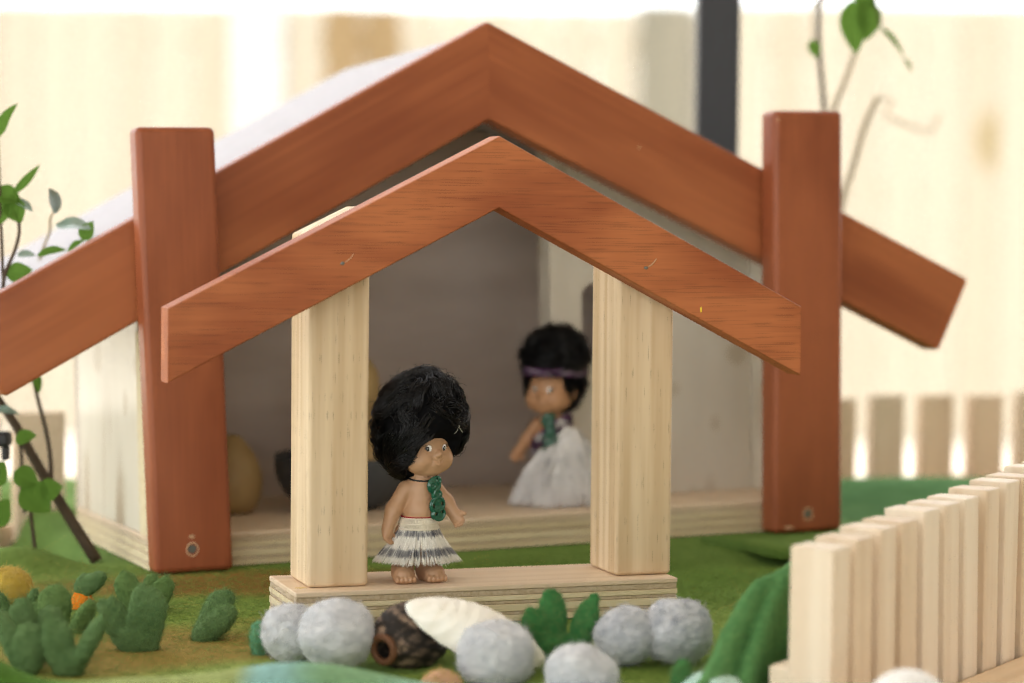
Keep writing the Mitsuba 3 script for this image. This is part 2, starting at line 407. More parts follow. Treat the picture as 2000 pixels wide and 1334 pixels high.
bsdf('picket_tan', pr(wood((0.76, 0.65, 0.50), (0.62, 0.51, 0.38), freq=60, amt=0.9, fleck=0.0, shift=0.4), 0.8, 0.2))
bsdf('black_steel', pr((0.018, 0.018, 0.020), 0.45, 0.4))

# ------------------------------------------------------------------ the setting: yard, table, felt landscape
def slab(key, x0, x1, y0, y1, z0, z1, m, c=0.004, **k):
    return put(key, cbox(x0, x1, y0, y1, z0, z1, c), m, smooth=False, **k)

bsdf('paving', pr(mottled((0.50, 0.475, 0.425), (0.43, 0.405, 0.36), 6, 2), 0.85, 0.2))
slab('pavement', -40, 40, -40, 40, -0.94, -0.64, 'paving', kind='structure')

# shade roof added over the table, out of frame: its posts and slab keep the direct sun off the toys
bsdf('added_roof_paint', pr((0.62, 0.61, 0.58), 0.8, 0.2))
slab('added_shade_roof', -2.2, 4.2, -3.6, 2.2, 1.75, 1.84, 'added_roof_paint', label='unseen flat roof added above the table to block the sun', cat='roof')

bsdf('added_side_wall_paint', pr((0.42, 0.36, 0.28), 0.8, 0.2))
slab('added_side_wall', 2.6, 2.7, -3.6, 2.2, -0.64, 1.748, 'added_side_wall_paint', label='unseen wall added right of the table to cut light from that side', cat='wall')  # added out of view so less light comes from the right

# tall cream fence of vertical boards
bsdf('fence_cream', pr(wood((0.350, 0.320, 0.258), (0.325, 0.295, 0.235), freq=6, amt=0.9, fleck=0, stretch=0.5), 0.85, 0.2))
bsdf('fence_warm', pr(wood((0.355, 0.328, 0.270), (0.33, 0.303, 0.245), freq=8, amt=0.9, fleck=0, stretch=0.5, shift=3), 0.85, 0.2))
bsdf('fence_pale', pr((0.365, 0.34, 0.28), 0.85, 0.2))
bsdf('fence_brown', pr(wood((0.225, 0.165, 0.090), (0.17, 0.12, 0.06), freq=9, amt=0.9, fleck=0, stretch=0.5), 0.85, 0.2))  # darker brown base colour for two boards
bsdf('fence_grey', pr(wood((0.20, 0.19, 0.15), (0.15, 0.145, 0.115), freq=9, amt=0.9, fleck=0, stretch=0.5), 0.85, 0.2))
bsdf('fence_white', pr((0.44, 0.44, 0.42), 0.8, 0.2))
def _knot(p, n, uv):
    c = mix((0.350, 0.320, 0.258), (0.325, 0.295, 0.235), noise(p.x * 9, p.y * 9, p.z * 0.6))
    d = dr.sqrt(dr.square((p.x - 1.79) / 0.10) + dr.square((p.z - 0.50) / 0.15))
    return mix(c, (0.215, 0.165, 0.065), 0.75 * smoothstep(1.1, 0.35, d))
bsdf('fence_knot', pr(proc(_knot), 0.85, 0.2))
FY = 9.0
labels['board_fence'] = {'label': 'tall cream fence of sunlit upright boards behind everything', 'category': 'fence'}
rngf = np.random.default_rng(3)
edges = list(np.arange(-3.90, -1.06, 0.142)) + [-1.054, -0.855, -0.7126, -0.565, -0.4175, -0.275, -0.132, 0.012, 0.157, 0.302, 0.4524, 0.6514] + list(np.arange(0.795, 4.0, 0.1435))
for i in range(len(edges) - 1):
    x0, x1 = edges[i], edges[i + 1]
    m = ['fence_cream', 'fence_pale', 'fence_warm', 'fence_warm', 'fence_pale'][int(2.2 + 2.2 * math.sin(i * 0.9) + 0.55 * rngf.uniform())]
    z1, y0, lab = 0.975 + rngf.uniform(-0.002, 0.002), FY, None
    if abs(x0 + 1.054) < 1e-6: m, z1, y0, lab = 'fence_white', 1.9, FY - 0.03, 'white fence post'
    if abs(x0 + 0.7126) < 1e-6 or abs(x0 + 0.565) < 1e-6: m, lab = 'fence_brown', 'darker brown fence board'
    if abs(x0 - 0.4524) < 1e-6: m, y0, z1, lab = 'fence_grey', FY - 0.05, 0.99, 'wide grey fence board behind the black steel post'
    if x0 < 1.79 < x1: m, lab = 'fence_knot', 'cream board with a brown knot'
    if x0 > 0.6514: z1 += 0.025
    k = put('board_fence__board', cbox(x0 + 0.0015, x1 - 0.0015, y0, FY + 0.02, -0.62, z1, 0.003), m, smooth=False)
    tag(k, lab)
for z in (-0.35, 0.25, 0.80):
    put('board_fence__rail', cbox(-3.9, 3.9, FY + 0.022, FY + 0.07, z, z + 0.09), 'fence_warm', smooth=False)

# black steel post reaching up to the added shade roof, standing at the table's back edge
put('steel_post', rbox(0.131, 0.161, 1.735, 1.765, -0.64, 1.75, 0.002), 'black_steel', smooth=40,
    label='square black steel post rising behind the red gable', cat='post')

# play table
bsdf('table_wood', pr(wood((0.55, 0.40, 0.24), (0.42, 0.28, 0.15), d=(1, 0, 0), freq=60, amt=0.9), 0.5, 0.35))
labels['play_table'] = {'label': 'low wooden table carrying the felt landscape', 'category': 'table'}
put('play_table__top', cbox(-0.62, 0.66, 0.55, 1.73, -0.062, -0.034, 0.003), 'table_wood', smooth=False)
put('play_table__top', cbox(-0.62, 0.128, 1.7303, 2.1, -0.062, -0.034, 0.003), 'table_wood', smooth=False)
put('play_table__top', cbox(0.164, 0.66, 1.7303, 2.1, -0.062, -0.034, 0.003), 'table_wood', smooth=False)
for x in (-0.58, 0.57):
    for y in (0.60, 2.0):
        put('play_table__leg', cbox(x, x + 0.05, y, y + 0.05, -0.64, -0.0625), 'table_wood', smooth=False)

def ss(a, b, x):
    t = np.clip((x - a) / (b - a), 0, 1)
    return t * t * (3 - 2 * t)

def ground_z(x, y):
    q = np.stack([x, y, 0 * x], -1) - HOUSE.o
    a, b = q @ np.array([math.cos(H_YAW), math.sin(H_YAW), 0]), q @ np.array([-math.sin(H_YAW), math.cos(H_YAW), 0])
    zh = 0.0010 + H_TA * np.clip(a, -0.1, 0.5) + H_TB * np.clip(b, -0.05, 0.24)
    da = np.maximum(np.maximum(-0.012 - a, a - 0.425), 0)
    db = np.maximum(np.maximum(-0.03 - b, b - 0.21), 0)
    w = ss(0.05, 0.0, np.hypot(da, db))
    n = meshkit.fbm(np.stack([x * 22, y * 22, 0 * x + 3], -1), 3) - 0.5
    n2 = meshkit.fbm(np.stack([x * 130, y * 130, 0 * x + 5], -1), 2) - 0.5
    base = 0.004 * n * ss(1.2, 1.32, y) + 0.0010 * n + 0.0006 * n2
    base = base - 0.004 * ss(1.10, 1.02, y)
    base = base + 0.016 * np.exp(-((x - 0.31) / 0.14) ** 2 - ((y - 1.66) / 0.12) ** 2)
    base = base + 0.011 * np.exp(-((x + 0.265) / 0.07) ** 2 - ((y - 1.325) / 0.03) ** 2)
    # overlapping fold of the felt beside the right red post
    t = (x - 0.085) / (0.20 - 0.085)
    yl = 1.425 - 0.08 * t + 0.006 * np.sin(x * 60)
    fold = 0.0075 * ss(0.0, 0.004, y - yl) * ss(0.12, 0.02, y - yl) * ss(0.075, 0.10, x) * ss(0.33, 0.26, x)
    z = base * (1 - w) + (zh + 0.0004 * n2) * w + fold * (1 - w)
    z = z - 0.034 * ss(1.335, 1.40, y) * ss(-0.008, -0.030, a) * ss(-0.16, -0.20, x)
    fr = FRAME.o[:2]
    fa = (x - fr[0]) * FU[0] + (y - fr[1]) * FU[1]
    fb = -(x - fr[0]) * FU[1] + (y - fr[1]) * FU[0]
    wf = ss(0.012, 0.0, np.maximum(np.maximum(-fa, fa - 0.193), np.maximum(-fb, fb - 0.057)))
    z = z * (1 - wf) + (-0.0006) * wf
    z = z + (-0.0276 - z) * ss(-0.006, 0.012, (x - 0.1127) * 0.844 - (y - 0.97) * 0.536)  * ss(1.36, 1.30, y)
    edge = np.minimum(np.minimum(x + 0.60, 0.62 - x), np.minimum(y - 0.72, 1.80 - y))
    return np.minimum(z, -0.028 + 0.03 * ss(-0.002, 0.03, edge) + 1e9 * (edge > 0.03))

def sheet(x0, x1, y0, y1, h, zf):
    xs, ys = np.arange(x0, x1 + h / 2, h), np.arange(y0, y1 + h / 2, h)
    X, Y = np.meshgrid(xs, ys)
    v = np.stack([X, Y, zf(X, Y)], -1).reshape(-1, 3)
    nx, ny = len(xs), len(ys)
    i = (np.arange(ny - 1)[:, None] * nx + np.arange(nx - 1)).ravel()
    return trimesh.Trimesh(v, np.vstack([np.stack([i, i + 1, i + nx + 1], 1), np.stack([i, i + nx + 1, i + nx], 1)]), process=False)
land = sheet(-0.60, 0.62, 0.72, 1.80, 0.004, ground_z)
put('felt_ground_mat', land, 'felt_ground', smooth=True, kind='structure', label='felted wool landscape mat, green with brown patches')
near = land.submesh([np.where((land.triangles_center[:, 1] > 1.03) & (land.triangles_center[:, 1] < 1.33) & (land.triangles_center[:, 0] > -0.27) & (land.triangles_center[:, 0] < 0.2))[0]], append=True)
put('felt_ground_mat__fibre', fuzz(near, 22000, 0.005, 0.00008, 11, 0.35), 'fuzz_lime', smooth=True, kind='stuff')
put('felt_ground_mat__fibre', fuzz(near, 500, 0.011, 0.00005, 12, 0.9), 'fuzz_gold', smooth=True, kind='stuff')

_fl = np.array([[0.8, -0.6, 0.0], [0.6, 0.8, 0.0], [0, 0, 1.0]])
def flap(p):
    q = (p - np.array([0.158, 1.374, 0.0060])) @ _fl.T
    q[:, 1] += 0.006 * np.sin(q[:, 0] * 90)
    d = (np.sqrt((q[:, 0] / 0.050) ** 2 + (q[:, 1] / 0.024) ** 2) - 1) * 0.018
    e = np.abs(q[:, 2] - 0.0035 * np.exp(-((q[:, 1] + 0.016) / 0.010) ** 2)) - 0.0022
    return np.hypot(np.maximum(d, 0), np.maximum(e, 0)) + np.minimum(np.maximum(d, e), 0) - 0.0008
put('felt_flap', nets(flap, (0.095, 1.32, -0.004), (0.22, 1.43, 0.018), 0.0011), 'felt_ground', True, label='loose green felt fold in front of the right red post', cat='felt fold')

# ------------------------------------------------------------------ low picket fence behind the house
labels['low_picket_fence'] = {'label': 'low weathered picket fence standing behind the toy house', 'category': 'fence'}
P0, P1 = np.array([-0.2985, 1.585]), np.array([0.2976, 1.90])
PL = yawed([P0[0], P0[1], 0], math.atan2(*(P1 - P0)[::-1]))
pk = [(np.float64(-0.028), np.float64(0.0056)), (np.float64(0.0154), np.float64(0.047)), (np.float64(0.6061), np.float64(0.6434)), (np.float64(0.6586), np.float64(0.6898)), (np.float64(0.7064), np.float64(0.7384)), (np.float64(0.7559), np.float64(0.7892)), (np.float64(0.8039), np.float64(0.8396))]   # start and end of each picket along the fence, in metres
L0, L1 = pk[1][1] + 0.014, pk[2][0] - 0.014
nmid = 10
for i in range(nmid):
    w = (L1 - L0) / nmid
    pk.append((L0 + i * w, L0 + (i + 1) * w - 0.015))
pk += [(pk[0][0] - 0.012 - 0.04 * (i + 1), pk[0][0] - 0.004 - 0.04 * i - 0.006) for i in range(3)] + [(pk[6][1] + 0.016 + 0.05 * i, pk[6][1] + 0.05 + 0.05 * i) for i in range(4)]
for i, (a, b) in enumerate(sorted(pk)):
    t = a / np.linalg.norm(P1 - P0)
    top = 0.063 - 0.006 * t + 0.0015 * math.sin(i * 2.4)
    put('low_picket_fence__picket', PL.mesh(cbox(a, b, 0, 0.010, -0.0335, top, 0.001)), ['picket_grey', 'picket_tan', 'picket_grey'][i % 3], smooth=False)
put('low_picket_fence__rail', PL.mesh(cbox(-0.16, 0.90, 0.0105, 0.022, -0.0335, -0.010, 0.001)), 'picket_grey', smooth=False)

# ------------------------------------------------------------------ the toy meeting house
labels['toy_house'] = {'label': 'wooden toy meeting house with red gable boards and white roof', 'category': 'toy house'}
AC, ZA, SL, SR = 0.2029, 0.3007, 0.5306, 0.4873
hp = lambda key, m, b, smooth=30, **k: put('toy_house__' + key, HOUSE.mesh(m), b, smooth, **k)
k = hp('floor', cbox(0, 0.413, 0.0006, 0.2, 0.0155, 0.0183, 0.0006), 'ply_top', False)
zs = 0.0154 * np.cumsum([0, 0.20, 0.11, 0.24, 0.11, 0.17, 0.17])
for i in range(6):
    e = 0.0003 if i % 2 else 0.0
    hp('floor__ply', cbox(e, 0.413 - e, e + 0.0003, 0.2, zs[i] + 0.00005, zs[i + 1] - 0.00005, 0.0003), ('ply_soft' if i in (1, 3, 5) else 'ply_pale'), False)
under = lambda a, g=0.0186: ZA - (AC - a if a < AC else 0) * SL - (a - AC if a > AC else 0) * SR - g
def wall_b(a0, a1, b0, b1, z0, z1):
    return cbox(a0, a1, b0, b1, z0, z1, 0.0006)
hp('side_wall', wall_b(0.0008, 0.0098, 0.0196, 0.1895, 0.0184, under(0.0) - 0.0005), 'wall_white', False)
hp('corner_batten', wall_b(-0.0006, 0.0088, 0.0008, 0.0190, 0.0184, 0.130), 'ply_pale', False)
hp('side_wall', wall_b(0.4032, 0.4122, 0.0196, 0.1895, 0.0184, under(0.413) - 0.0005), 'panel_wash', False)
hp('back_wall', board([(0.001, 0.0184), (0.412, 0.0184), (0.412, under(0.412) - 0.0005), (AC, under(AC) - 0.0007), (0.001, under(0.001) - 0.0005)], 0.190, 0.1985, 0.0004), 'wall_brown')
x0, x1, z0, z1, rr = 0.2885, 0.335, 0.104, 0.150, 0.009
hole = Polygon([(x0, z0), (x1, z0), (x1, z1), (x0, z1)]).buffer(-rr).buffer(rr, quad_segs=6)
hp('porch_panel', holed([(0.268, 0.0184), (0.4028, 0.0184), (0.4028, under(0.4028) - 0.001), (0.268, under(0.268) - 0.001)], list(hole.exterior.coords), 0.075, 0.093), 'panel_wash',
   label='pale plywood panel with a rounded window')
tl, tr = math.hypot(1, SL), math.hypot(1, SR)
rt, g0 = 0.0118, 0.005
hp('roof_panel', board([(-0.092, under(-0.092, g0)), (-0.092 + rt * SL / tl, under(-0.092 + rt * SL / tl, g0 + rt * tl)), (AC - 0.0003, under(AC, g0 + rt * tl)), (AC - 0.0003, under(AC, g0))], 0.0196, 0.272, 0.0008), 'roof_white')
hp('roof_panel', board([(0.4995, under(0.4995, g0)), (AC + 0.0003, under(AC, g0)), (AC + 0.0003, under(AC, g0 + rt * tr)), (0.4995 - rt * SR / tr, under(0.4995 - rt * SR / tr, g0 + rt * tr))], 0.0196, 0.272, 0.0008), 'roof_white')
hh = 0.0561
hp('gable_board', board([(-0.0985, 0.1407), (-0.0752, 0.0969), (AC, ZA - hh), (0.4955, 0.1037), (0.5175, 0.1476), (AC, ZA)], 0.0012, 0.0190, 0.0022, 0.0030), 'red_gable', 28, label='large red stained gable chevron')
def lean_post(a, w, h, ln):
    m = rbox(a, a + w, -0.0182, -0.0002, 0.0002, h, 0.0034)
    v = m.vertices.copy()
    v[:, 0] -= ln * v[:, 2]
    return trimesh.Trimesh(v, m.faces, process=False)
def screw(a, z):
    d = trimesh.creation.cylinder(0.0022, 0.0012, sections=20)
    d.apply_transform(trimesh.transformations.rotation_matrix(math.pi / 2, [1, 0, 0]))
    d.apply_translation([a, -0.0184, z])
    r = trimesh.creation.torus(0.0031, 0.0005, 24, 8)
    r.apply_transform(trimesh.transformations.rotation_matrix(math.pi / 2, [1, 0, 0]))
    r.apply_scale([1, 0.5, 1.15])
    r.apply_translation([a + 0.0003, -0.0183, z - 0.0003])
    return d, r
for a, w, h, ln, sa, sz, lab in ((-0.001, 0.0433, 0.2391, 0.020, 0.0193, 0.0129, 'left red post with a filled screw hole'), (0.3696, 0.0459, 0.2497, -0.0186, 0.3919, 0.0112, 'right red post with a screw near its foot')):
    k = hp('post', lean_post(a, w, h, ln), 'red_post', 40, label=lab)
    d, r = screw(sa, sz)
    put(k + '__screw', HOUSE.mesh(d), 'steel', 30)
    put(k + '__plug', HOUSE.mesh(r), 'filler', 40)

def scuff(key, fr, a, b, z, ra, rz):
    v = ICO[2].vertices * np.array([ra, 0.00025, rz]) + np.array([a, b, z])
    v[:, 0] += 0.25 * rz * np.sin(v[:, 2] * 2500)
    put(key, fr.mesh((v, ICO[2].faces)), 'filler', True)
scuff('toy_house__gable_board__scuff', HOUSE, 0.2955, 0.0012, 0.2290, 0.0006, 0.0012)
scuff('toy_house__post_001__scuff', HOUSE, 0.3795, -0.0182, 0.0035, 0.0032, 0.0011)
scuff('toy_house__post__scuff', HOUSE, 0.0195, -0.0182, 0.0195, 0.0016, 0.0012)
scuff('toy_house__post_001__scuff', HOUSE, 0.3765, -0.0182, 0.2440, 0.0007, 0.0010)

# ------------------------------------------------------------------ the open porch frame in front
labels['porch_frame'] = {'label': 'open wooden porch frame with two pine posts and red gable on top', 'category': 'toy frame'}
fp = lambda key, m, b, smooth=30, **k: put('porch_frame__' + key, FRAME.mesh(m), b, smooth, **k)
fp('base', cbox(0, 0.1927, 0, 0.0571, 0.0153, 0.0179, 0.0005), 'ply_top', False)
zs = 0.0152 * np.cumsum([0, 0.20, 0.11, 0.24, 0.11, 0.17, 0.17])
for i in range(6):
    e = 0.00035 if i % 2 else 0.0
    fp('base__ply', cbox(e, 0.1927 - e, e, 0.0571 - e, zs[i] + 0.00005, zs[i + 1] - 0.00005, 0.00025), ('ply_dark' if i in (1, 3, 5) else 'ply_pale'), False)
V0, V1 = -0.0090, 0.0088
def vtop(a):
    return 0.2330 - abs(a - 0.0957) * 0.5146
for a0, lab in ((0.0083, None), (0.1638, None)):
    a1 = a0 + 0.0298
    p = [(a0, 0.0181), (a1, 0.0181), (a1, vtop(a1) + (-0.0038 if a0 < 0.1 else -0.009)), (a0, vtop(a0) + (-0.0010 if a0 < 0.1 else -0.009))]
    b0, b1 = 0.0110, 0.0488
    # stand the profile up with rounded long edges: hull of small balls
    s = ICO[2].vertices * 0.0022
    c = np.array([[q[0], b, q[1]] for q in p for b in (b0, b1)])
    ce = c.mean(0)
    c2 = []
    for q in c:
        w = q - ce
        zz = q[2] + (0.0022 if w[2] < 0 else -0.0026)
        c2.append([q[0] - np.sign(w[0]) * 0.0022, q[1] - np.sign(w[1]) * 0.0022, zz])
    m = trimesh.convex.convex_hull(np.vstack([np.array(q) + s for q in c2]))
    fp('post', m, 'pine', 40)
vh = 0.0341
vk = fp('gable', board([(0.0957 - 0.1578, 0.1518), (0.0957 - 0.1578, 0.1518 - vh), (0.0957, 0.2330 - vh), (0.0957 + 0.1578, 0.1518 - vh), (0.0957 + 0.1578, 0.1518), (0.0957, 0.2330)], V0, V1, 0.0011), 'red_ply', 28,
        label='red stained plywood chevron')
for a, z in ((0.0195, 0.1725), (0.1705, 0.1708)):
    n1 = trimesh.creation.icosphere(subdivisions=2, radius=0.0009)
    n1.apply_scale([1.2, 0.35, 0.9])
    n1.apply_translation([a, V0, z])
    put(vk + '__nail', FRAME.mesh(n1), 'steel', 40)
    sc = tubes(spline([[a + 0.0012, V0, z + 0.0006], [a + 0.0035, V0 - 0.0001, z + 0.0022], [a + 0.0052, V0, z + 0.0046]], 8), np.array([1, 1, 0.9, 1, 0.8, 0.8, 1, 0.5]) * (0.00028 if a < 0.1 else 0.00036), 5)
    put(vk + '__scratch', FRAME.mesh(sc), 'filler', True)
yf = trimesh.creation.icosphere(subdivisions=2, radius=0.0013)
yf.apply_scale([0.42, 0.2, 1.1])
yf.apply_translation([0.1995, V0, 0.1505])
put(vk + '__paint_fleck', FRAME.mesh(yf), 'yellow_paint', True, label='yellow paint fleck')
gl = trimesh.creation.icosphere(subdivisions=2, radius=0.003)
gl.apply_scale([1.0, 0.7, 0.06])
gl.apply_translation([0.0058, 0.0142, 0.0180])
put('porch_frame__base__glue_spot', FRAME.mesh(gl), 'glue', True)

# ------------------------------------------------------------------ dolls
def rotz(p, ang, c=(0, 0, 0)):
    c = np.asarray(c, float)
    q = p - c
    ca, sa = math.cos(ang), math.sin(ang)
    return np.stack([q[:, 0] * ca - q[:, 1] * sa, q[:, 0] * sa + q[:, 1] * ca, q[:, 2]], 1) + c

HEADC, EARS = np.array([0.0, 0.0, 64.0]), False
def head_sdf(p):
    p = p.copy()
    p[:, 0] = np.abs(p[:, 0])
    d = ell(p, (0, -0.5, 64.8), (13.0, 12.6, 13.2))
    d = smin(d, ell(p, (5.6, 6.0, 59.2), (7.0, 6.6, 6.4)), 3.5)
    d = smin(d, ell(p, (0, 8.5, 54.6), (4.6, 3.6, 3.0)), 3.0)
    d = smin(d, ell(p, (0, 10.2, 58.6), (4.2, 3.4, 3.6)), 2.0)
    # sockets
    d = -smin(-d, sph(p, (4.9, 13.6, 65.4), 2.5), 1.5)
    d = smin(d, ell(p, (0, 12.9, 62.6), (1.5, 2.0, 1.7)), 1.6)
    d = smin(d, sph(p, (1.5, 12.7, 61.9), 0.95), 0.7)
    d = smin(d, cap(p, (0, 13.2, 59.3), (2.4, 12.6, 60.5), 0.75, 0.5), 0.7)
    d = smin(d, cap(p, (0, 13.1, 57.4), (2.0, 12.6, 58.4), 0.85, 0.5), 0.8)
    d = -smin(-d, cap(p, (0, 14.1, 58.4), (3.1, 12.9, 60.0), 0.45), 0.4)
    d = -smin(-d, cap(p, (3.5, 13.0, 60.0), (3.3, 12.7, 57.6), 0.35), 0.6)
    if EARS:
        d = smin(d, ell(p, (13.2, -1.0, 63.5), (1.6, 2.4, 3.6)), 0.8)
    return d

def hand(p, w, d, side, palm, k=1.28):
    """small fist-like doll hand: palm, four fingers, thumb"""
    w, d, palm = np.asarray(w, float), nrm(d), nrm(palm)
    s = nrm(np.cross(d, palm))
    r = ell(p, w + d * 1.6 * k, (2.5 * k, 2.9 * k, 1.8 * k), np.array([s, d, np.cross(s, d)]))
    for i, l in enumerate((2.9, 3.4, 3.2, 2.5)):
        a = w + (d * 2.8 + s * (i - 1.5) * 1.15) * k
        r = smin(r, cap(p, a, a + (d * l * 0.5 + palm * 0.3) * k, 0.72 * k, 0.66 * k), 0.28)
        r = smin(r, cap(p, a + (d * l * 0.5 + palm * 0.3) * k, a + (d * l * 0.8 + palm * 1.4) * k, 0.66 * k, 0.55 * k), 0.28)
    t = w + (d * 0.8 - s * 2.1) * k
    return smin(r, cap(p, t, t + (-s * 1.5 + d * 1.7 + palm * 0.5) * k, 0.95 * k, 0.75 * k), 0.4)

def body_sdf(p, head_yaw, armL, armR):
    d = cap(p, (0, 0, 52), (0, 0.3, 44.5), 5.6, 6.7)
    d = smin(d, cap(p, (0, 0.3, 44.5), (0, 0.9, 34), 6.7, 7.8), 2)
    d = smin(d, cap(p, (0, 0.9, 34), (0, 0, 25), 7.8, 8.2), 2)
    for s in (-1, 1):
        d = smin(d, cap(p, (s * 4.8, -0.5, 23), (s * 6.0, -1, 7), 6.6, 5.5), 1.0)
        f = cap(p, (s * 6.3, -1.5, 4.2), (s * 7.6, 6.6, 3.6), 5.2, 5.3)
        for i in range(5):
            x = s * 7.9 + (i - 2) * 2.05
            f = smin(f, ell(p, (x, 11.4 - 0.4 * abs(i - (2 - s)), 2.2), (1.15, 1.9, 1.8)), 0.5)
        f = np.maximum(f, -p[:, 2])
        d = smin(d, f, 1.5)
    for s, arm in ((-1, armR), (1, armL)):
        sh, el, wr, ha = [np.asarray(x, float) for x in arm]
        a = smin(cap(p, sh, el, 4.0, 3.9), cap(p, el, wr, 3.9, 3.0), 2.0)
        a = smin(a, hand(p, wr, ha - wr, s, np.array([-s * 0.6, 0.8, 0.1])), 0.8)
        d = smin(d, a, 1.6)
    hq = rotz(p, -head_yaw, HEADC)
    return smin(d, head_sdf(hq), 0.7)

def surf_dir(x, z):
    """front surface point of the head at (x, z)"""
    y = np.linspace(20, 0, 400)
    q = np.stack([np.full(400, x), y, np.full(400, z)], 1)
    v = head_sdf(q)
    i = np.argmax(v < 0)
    return np.array([x, y[i], z])

def hair_shape(dirs, band):
    """radial hair hull; dirs unit vectors from the hair centre (head frame); returns points"""
    c = np.array([0, -3.5, 75.4])
    p = c + dirs * (np.array([21.4, 20.8, 25.6]) if band else np.array([22.6, 22.0, 26.4]))
    n = meshkit.fbm(p * 0.13 + 3.7, 3, 5) - 0.5
    p = c + (p - c) * (1 + 0.16 * n[:, None])
    if band:
        k = np.exp(-((p[:, 2] - 76) / 3.0) ** 2)
        lowr = ss(76, 72, p[:, 2])
        f = 1 - 0.20 * k - 0.20 * lowr + 0.30 * (meshkit.fbm(p * 0.19 + 1.3, 2, 8) - 0.5) * (1 - k)
        p[:, :2] = c[:2] + (p[:, :2] - c[:2]) * f[:, None]
    return p

def open_face(p, band):
    top = 74.0 if band else 73.4
    xx = np.abs(p[:, 0])
    lim = 13.2 if band else 12.4
    back = -4.0 if band else 1.5
    t = top - (0.0 if band else 0.035 * xx ** 2)
    return ss(back, back + 2.0, p[:, 1]) * ss(lim, lim - 1.6, xx) * ss(t + 0.8, t - 0.8, p[:, 2])

def grow_hair(n, steps, length, rad, seed, band, locks=300, flow_scale=0.075):
    """locks of strands: guides follow a slow swirling flow over the hull, children run beside their guide and gather at its tip"""
    rng = np.random.default_rng(seed)
    g = rng.normal(size=(locks, 3))
    g /= np.linalg.norm(g, axis=1, keepdims=True)
    c = np.array([0, -3.5, 75.4])
    L = length * rng.uniform(0.75, 1.3, locks) / 23.0
    lift = rng.uniform(-0.03, 0.07, locks)
    drop = rng.uniform(0.3, 1.0, locks)
    pos, G = g.copy(), []
    for s in range(steps):
        t = s / (steps - 1)
        hull = hair_shape(pos, band)
        off = 1 + lift * math.sin(math.pi * min(t * 0.95 + 0.05, 1)) - 0.05 * t ** 3
        G.append(c + (hull - c) * off[:, None])
        q = hull * flow_scale
        f = np.stack([meshkit.fbm(q + k, 2, i) - 0.5 for i, k in ((1, 11), (2, 31), (3, 57))], 1) * 5.0
        f[:, 2] -= 0.75 * drop
        f -= pos * (f * pos).sum(1, keepdims=True)
        f /= np.linalg.norm(f, axis=1, keepdims=True) + 1e-9
        pos = pos + f * (L / (steps - 1))[:, None]
        pos /= np.linalg.norm(pos, axis=1, keepdims=True)
    G = np.stack(G, 1)
    idx = rng.integers(0, locks, n)
    o = rng.normal(size=(n, 3))
    rd = nrm_rows(G[idx, 0] - c)
    o -= rd * (o * rd).sum(1, keepdims=True) * 0.6
    o *= (rng.uniform(0.3, 2.9, n) / np.linalg.norm(o, axis=1))[:, None]
    t = np.linspace(0, 1, steps)[None, :, None]
    ph = rng.uniform(0, 6.28, (n, 1, 1))
    P = G[idx] + o[:, None] * (1.1 - 0.75 * t) + 0.22 * np.sin(7 * t + ph) * nrm_rows(np.roll(o, 1, 1))[:, None]
    op = np.stack([open_face(P[:, i], band) for i in range(steps)], 1)
    keep = (op[:, 0] < 0.5) & (op.max(1) < 0.7)
    P = P[keep]
    return P, rad * np.interp(np.linspace(0, 1, steps), [0, 0.2, 0.7, 1], [0.8, 1, 0.9, 0.4])

def nrm_rows(a):
    return a / (np.linalg.norm(a, axis=1, keepdims=True) + 1e-12)

class Doll:
    def __init__(self, key, pos, yaw, head_yaw, scale, lean, skin, label):
        self.key, self.pos, self.yaw, self.hy, self.sc, self.lean = key, np.asarray(pos, float), yaw, head_yaw, scale, lean
        labels[key] = {'label': label, 'category': 'doll'}
        self.skin = skin
    def W(self, m, head=False):
        """millimetres in the doll's own frame (x to its left, y forward) -> world"""
        v, f = (np.array(m.vertices), m.faces) if hasattr(m, 'vertices') else m
        if head:
            v = rotz(v, self.hy, HEADC)
        v = v.copy()
        v[:, 0] += self.lean * v[:, 2]
        a = math.pi + self.yaw          # forward (+y) turned towards the camera
        ca, sa = math.cos(a), math.sin(a)
        w = np.stack([v[:, 0] * ca - v[:, 1] * sa, v[:, 0] * sa + v[:, 1] * ca, v[:, 2]], 1)
        return trimesh.Trimesh(self.pos + w * 0.001 * self.sc, f, process=False)
    def part(self, name, m, b, head=False, smooth=True, **k):
        return put(f'{self.key}__{name}', self.W(m, head), b, smooth, **k)

def mirror_x(a):
    return [(-x, y, z) for x, y, z in a]

